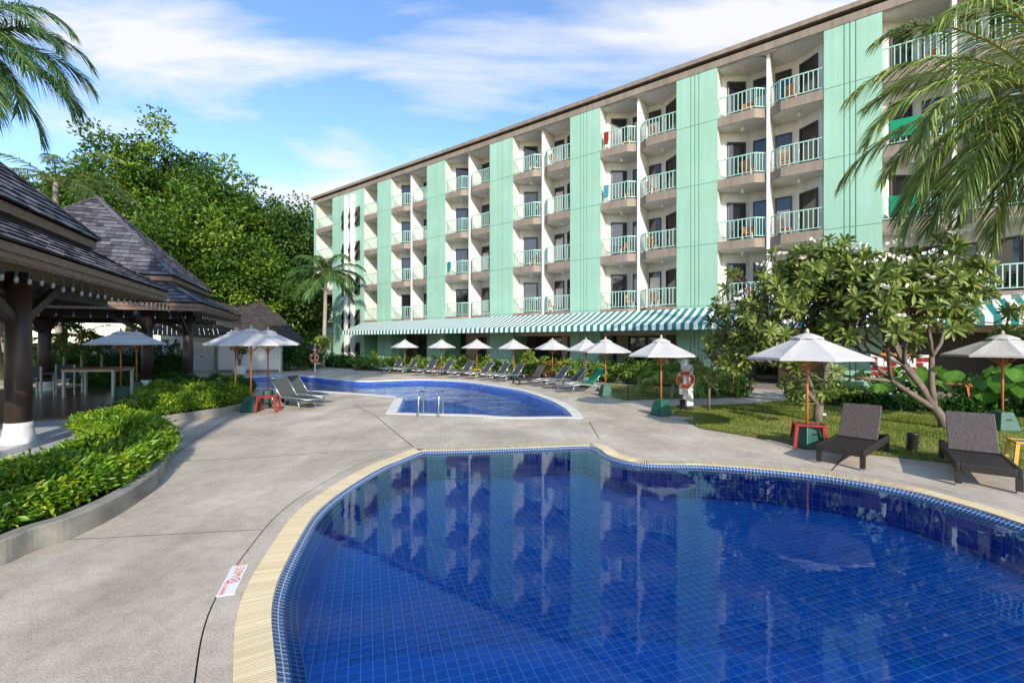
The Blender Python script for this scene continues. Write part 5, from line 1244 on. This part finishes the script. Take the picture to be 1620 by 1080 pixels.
palm('coconut palm with low crown behind the two pavilion roofs', at(95, 30), at(88, 30, 12.6), .2, .14,
     [(0, 25, 5, 85), (-25, 5, 5, 75), (30, 10, 5, 75), (-50, 35, 5, 90), (60, 30, 5, 85), (10, 60, 5, 100), (-80, 10, 5, 75), (100, 20, 5, 80), (180, 20, 5, 80), (220, 15, 5, 80), (260, 30, 5, 85), (140, 30, 5, 80), (-10, -20, 4.6, 55)], LF_PALM, .9, 50, .05, seed=6)
palm('coconut palm with pale trunk standing at the hotel corner', at(511, 37.2), at(515, 37.2, 7.6), .17, .13,
     [(0, 20, 3.6, 80), (25, 45, 3.5, 90), (-30, 5, 3.6, 75), (180, 20, 3.7, 80), (155, 40, 3.6, 90), (205, 0, 3.7, 70), (240, 25, 3.5, 80), (275, 50, 3.5, 95), (300, 15, 3.5, 80), (90, 30, 3.5, 80), (60, 20, 3.5, 80), (120, 20, 3.5, 80), (190, -30, 3.4, 50), (-10, -28, 3.3, 50), (330, 60, 3.5, 100), (230, -15, 3.4, 60), (265, -25, 3.2, 50), (170, 65, 3.4, 95)], LF_PALM_D, .85, 64, .06, seed=7)
ep = thing('fern_clump', 'fern clump growing on the palm trunk by the thin lifebuoy post', 'fern', at(513, 36.7)); me, _ = crown((0, 0, 1.9), (.45, .4, .55), 24, 14, .2, .25, LF_SHRUB); link('foliage', me, ep); MB().tube([(0, .2, 1.2), (0, .1, 2.1)], .12, 8).build('root_mass', BARK, ep)
# small leafy palms behind the pavilion and beside the parasol
def smallpalm(label, base, h, L, n, m_, seed):
    r_ = random.Random(seed); fr = [(k*360/n+r_.uniform(-15, 15), r_.uniform(25, 70), L*r_.uniform(.8, 1.1), r_.uniform(80, 120)) for k in range(n)]
    return palm(label, base, Vector(base)+Vector((.05, 0, h)), .07, .05, fr, m_, L*.28, 26, .04, name='areca_palm', seed=seed)
smallpalm('small areca palm behind the parasol by the lifebuoy post', at(1062, 17.2), .5, 1.7, 11, LF_SHRUB, 21)
for i, (x, Y, h) in enumerate(((100, 22.5, 1.6), (128, 24, 2.2), (52, 23, 1.3), (160, 25.5, 1.8))):
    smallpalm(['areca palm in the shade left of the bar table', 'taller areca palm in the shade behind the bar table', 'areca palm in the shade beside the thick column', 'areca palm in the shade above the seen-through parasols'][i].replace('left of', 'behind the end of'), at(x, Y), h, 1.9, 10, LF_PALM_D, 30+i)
# ------------------------------------------------------------------ frangipani trees
ros = []
def rosette(seed):
    r_ = np.random.default_rng(seed); n = 20; V = []; F = []; v = []
    for k in range(n):
        a = k*2.4+r_.normal()*.2; el = R(74-4.6*k+r_.normal()*8); L = .22+.10*r_.random(); w = .07+.022*r_.random()
        d = np.array([math.cos(a)*math.cos(el), math.sin(a)*math.cos(el), math.sin(el)]); up = np.array([-math.cos(a)*math.sin(el), -math.sin(a)*math.sin(el), math.cos(el)]); sd = np.cross(d, up); b = len(V); va = .25+.6*r_.random()
        for g_, wd in ((.08, .12), (.45, .85), (.8, 1.0), (1.0, .12)):
            c = d*L*g_-up*L*.28*g_**2
            V += [c+sd*w*wd*.5+up*w*.22*wd, c, c-sd*w*wd*.5+up*w*.22*wd]; v += [va, min(1, va+.25), va]
        for i in range(3):
            for j in range(2): F.append((b+i*3+j, b+(i+1)*3+j, b+(i+1)*3+j+1, b+i*3+j+1))
    return np_mesh('leaf_rosette', V, F, LF_FRAN, v)
ros = [rosette(k) for k in range(6)]
def flowers(seed):
    r_ = np.random.default_rng(seed); V = []; F = []
    for k in range(8):
        c = r_.normal(size=3)*np.array([.09, .09, .05])+np.array([0, 0, .30])
        fn = r_.normal(size=3); fn[2] = abs(fn[2])*.6+.1; fn /= np.linalg.norm(fn); fu = np.cross(fn, [.3, .2, 1]); fu /= np.linalg.norm(fu); fv = np.cross(fn, fu)
        for j in range(5):
            a = j*1.2566+r_.random()*.2; b = len(V); d = fu*math.cos(a)+fv*math.sin(a)+fn*.3; s = -fu*math.sin(a)+fv*math.cos(a); L = .055
            V += [c, c+d*L*.6+s*.022, c+d*L, c+d*L*.6-s*.022]; F.append((b, b+1, b+2, b+3))
    return np_mesh('flower_cluster', V, F, FLOWER)
flw = [flowers(k) for k in range(3)]
def frangipani(label, base, limbs, maxd, seed, rcap, tr=1.0):
    r_ = random.Random(seed); t = thing('frangipani_tree', label, 'tree', base); m = MB(); tips = []
    def grow(p, d, L, r0, depth):
        mid = p+d*L*.5+Vector((r_.uniform(-.05, .05), r_.uniform(-.05, .05), .02))*L; e = p+d*L+Vector((0, 0, .06*L)); r1 = max(.010, r0*.76)
        m.tube([p, mid, e], [r0, (r0+r1)/2, r1], 7)
        if depth == 0: tips.append((e, (e-mid).normalized())); return
        k = 3 if r_.random() < .7 else 2; a0 = r_.uniform(0, 6.28)
        for j in range(k):
            a = a0+j*6.283/k+r_.uniform(-.3, .3); u = d.orthogonal().normalized(); w = d.cross(u); nd = (d*.78+(u*math.cos(a)+w*math.sin(a))*r_.uniform(.55, .85)+Vector((0, 0, .16))).normalized()
            grow(e, nd, L*r_.uniform(.62, .86), r1*.82, depth-1)
    trunk_top = Vector(limbs[0]); m.tube([(0, 0, -.02), (trunk_top.x*.4, 0, trunk_top.z*.5), trunk_top], [.13*tr, .105*tr, .10*tr], 9)
    for (dx, dy, dz, L, dep) in limbs[1:]: grow(trunk_top-Vector((0, 0, .03)), Vector((dx, dy, dz)).normalized(), L, .075*tr, dep)
    m.build('trunk', FRBARK, t, True); r_.shuffle(tips); rsz = 1.0
    tips.sort(key=lambda q: q[0].y+.3*r_.random())                  # the ones that face the lawn show largest
    ex = tips[rcap::4]
    if ex:
        VV, FF, vv = [], [], []; off0 = 0
        for i, (e, d) in enumerate(ex):
            me = ros[i % 6]; k = len(me.vertices); A = np.empty(k*3, np.float32); me.vertices.foreach_get('co', A); A = A.reshape(-1, 3); q = (d+Vector((r_.uniform(-.4, .4), r_.uniform(-.4, .4), .3))).normalized().to_track_quat('Z', 'Y') @ Matrix.Rotation(r_.uniform(0, 6.28), 3, 'Z').to_quaternion()
            VV.append(A @ np.array(q.to_matrix()).T*r_.uniform(.75, 1.05)+np.array(e)); L_ = np.empty(len(me.loops), np.int32); me.loops.foreach_get('vertex_index', L_); FF.append(L_.reshape(-1, 4)+off0); w_ = np.empty(k, np.float32); me.attributes['v'].data.foreach_get('value', w_); vv.append(w_); off0 += k
        tag(link('leaf_rosette_mass', np_mesh('leaf_rosette_mass', np.concatenate(VV), np.concatenate(FF), LF_FRAN, np.concatenate(vv)), t), kind='stuff')
    for i, (e, d) in enumerate(tips[:rcap]):
        o = link('leaf_rosette', ros[i % 6], t, e-d*.03); dd = (d+Vector((r_.uniform(-.3, .3), r_.uniform(-.3, .3), .35))).normalized(); o.rotation_mode = 'QUATERNION'; o.rotation_quaternion = dd.to_track_quat('Z', 'Y') @ Matrix.Rotation(r_.uniform(0, 6.28), 3, 'Z').to_quaternion(); s = r_.uniform(.72, 1.05)*rsz; o.scale = (s, s, s)
        if e.z > 2.1 and r_.random() < .15: q = tag(link('flower_cluster', flw[i % 3], t, e+Vector((0, 0, .05))), kind='stuff'); q.rotation_euler = (0, 0, r_.uniform(0, 6)); q.scale = (.95, .95, .95)
    return t
frangipani('forked frangipani tree with white blossom behind the red table parasol', G(1293, 668), [(.05, 0, .45), (-.75, .1, .9, 1.1, 5), (.40, .3, 1, 1.2, 5), (-.15, .5, 1.1, 1.15, 5), (-1.0, .2, 1.15, 1.2, 4), (-.85, .5, 1.2, 1.2, 4), (.1, -.2, 1.2, 1.2, 5)], 4, 5, 240)
frangipani('leaning frangipani tree with white blossom beside the second wicker lounger', G(1496, 678), [(-.22, .05, .5), (-.95, .1, .6, 1.15, 4), (.12, .2, 1.1, 1.2, 5), (-.35, .5, 1.1, 1.2, 5), (-.6, .1, .9, 1.2, 5)], 4, 9, 230)

sp_ = frangipani('young staked frangipani sapling with drooping leaves on the lawn', G(1121.5, 651.5), [(.02, 0, 1.15), (-.6, 0, .6, .35, 1), (.5, .2, .7, .35, 1), (.05, -.3, 1, .4, 1)], 1, 4, 3, .34)
bn = thing('banana_stem', 'young plant with arching brown dry bract beside the lobby path', 'plant', G(1167, 629)); cv = catmull([(0, 0, .01), (.02, 0, .7), (.0, 0, 1.25), (-.18, 0, 1.55), (-.5, 0, 1.6)], 5, False); MB().tube(cv, [.05]*12+[.035]*9 if len(cv) == 21 else .045, 8).build('stem', MATS['stalk_green'], bn, True)
for k, a in enumerate((0, 180)): o = link('leaf', EAR[0], bn, (0, 0, .78)); o.scale = (.42, .2, .42); o.rotation_euler = (0, 0, R(a))
m = MB(); r_ = random.Random(1)
for k in range(26): f = k/25; p = cv[12+int(f*8)]; m.tube([p, p+Vector((r_.uniform(-.06, .06), r_.uniform(-.08, .08), -r_.uniform(.1, .3)))], [.012, .003], 4)
m.build('dry_bract', DRY, bn)
# ------------------------------------------------------------------ big trees behind
def tree(label, base, topz, rad, ncl, per, m_, L, cr_, seed, group='tall leafy trees behind the pavilions', low=-.75, zc=None):
    base = Vector(base); t = thing('broadleaf_tree', label, 'tree', base, 0, group); zc = zc or (topz*.56); rz_ = topz-zc
    me, cc = crown((0, 0, zc), (rad, rad*.9, rz_*.93), ncl, per, cr_, L, m_, 'crown', low=low, shell=.5); link('crown', me, t)
    r_ = random.Random(seed); m = MB(); m.tube([(0, 0, -.05), (.2, 0, zc*.35), (.1, .2, zc*.7), (0, 0, zc)], [.55, .42, .34, .22], 10)
    for k in range(22):
        p = Vector(cc[r_.randrange(len(cc))]); s = Vector((.1, .1, zc*r_.uniform(.35, .8))); m.tube([s, s.lerp(p, .5)+Vector((0, 0, .5)), p], [.16, .10, .03], 6)
    m.build('trunk', BARK, t, True); return t
tree('tall leafy tree rising right behind the far pavilion peak', at(205, 44), 22.5, 6.0, 210, 130, LF_TREE, .37, 1.35, 1)
tree('tall dark-topped tree between the pavilion peak and the hotel', at(292, 47), 22.2, 5.6, 190, 130, LF_TREE_D, .37, 1.3, 2)
tree('broad leafy tree in the middle of the grove behind the pavilions', at(352, 45), 19.2, 5.6, 190, 130, LF_TREE, .37, 1.3, 3)
tree('broad dark tree of the grove next to the hotel corner', at(425, 49), 18.6, 5.4, 180, 130, LF_TREE_D, .37, 1.3, 4)
tree('dark leafy tree touching the hotel end wall', at(472, 55), 17.0, 4.2, 140, 130, LF_TREE_D, .4, 1.3, 5)
tree('bright leafy tree with low crown in front of the grove', at(300, 39), 14.2, 4.8, 170, 130, LF_TREE, .33, 1.2, 6)
tree('low bright tree overhanging the white pool house roof', at(400, 40), 10.6, 3.8, 140, 130, LF_TREE, .31, 1.05, 7, zc=6.6)
tree('low dark tree behind the hotel corner palm', at(462, 44), 8.4, 3.2, 110, 90, LF_TREE_D, .4, 1.0, 8, zc=4.8)
tree('leafy tree behind the palms left of the pavilion peak'.replace('left of', 'beside'), at(95, 44), 18.5, 6.0, 180, 90, LF_TREE, .46, 1.35, 9)
tree('large leafy tree farthest into the grove beyond the near pavilion', at(5, 40), 15.5, 6.0, 150, 90, LF_TREE_D, .48, 1.35, 10)
gw = MB(); gw.box(at(-40, 31).x, at(255, 31).x, 30.9, 31.1, 0, 2.0); tag(gw.build('garden_wall', mat('shade_toned_plaster', (.28, .28, .23), .85, .3, 1.2, .2, 30, streak=.3)), 'long pale garden wall behind the pavilion hedges', 'wall')  # plaster colour darkened to carry the shade on this pale wall
# ------------------------------------------------------------------ unseen trees behind the camera, added to shade foreground and lower facade
for i, (x, y, tz_, r_) in enumerate(((-8, -11, 10.5, 3.6), (-14, -9, 13, 5.0), (-23, -6, 14, 6), (-1.5, -9, 24, 4.6))):
    tree('unseen leafy shade tree standing behind the photographer, %s along the path' % ORD[i], (x, y, 0), tz_, r_, 90, 60, LF_TREE, .6, 1.2, 40+i, 'unseen shade trees behind the viewpoint', zc=20.2 if tz_ == 24 else None)
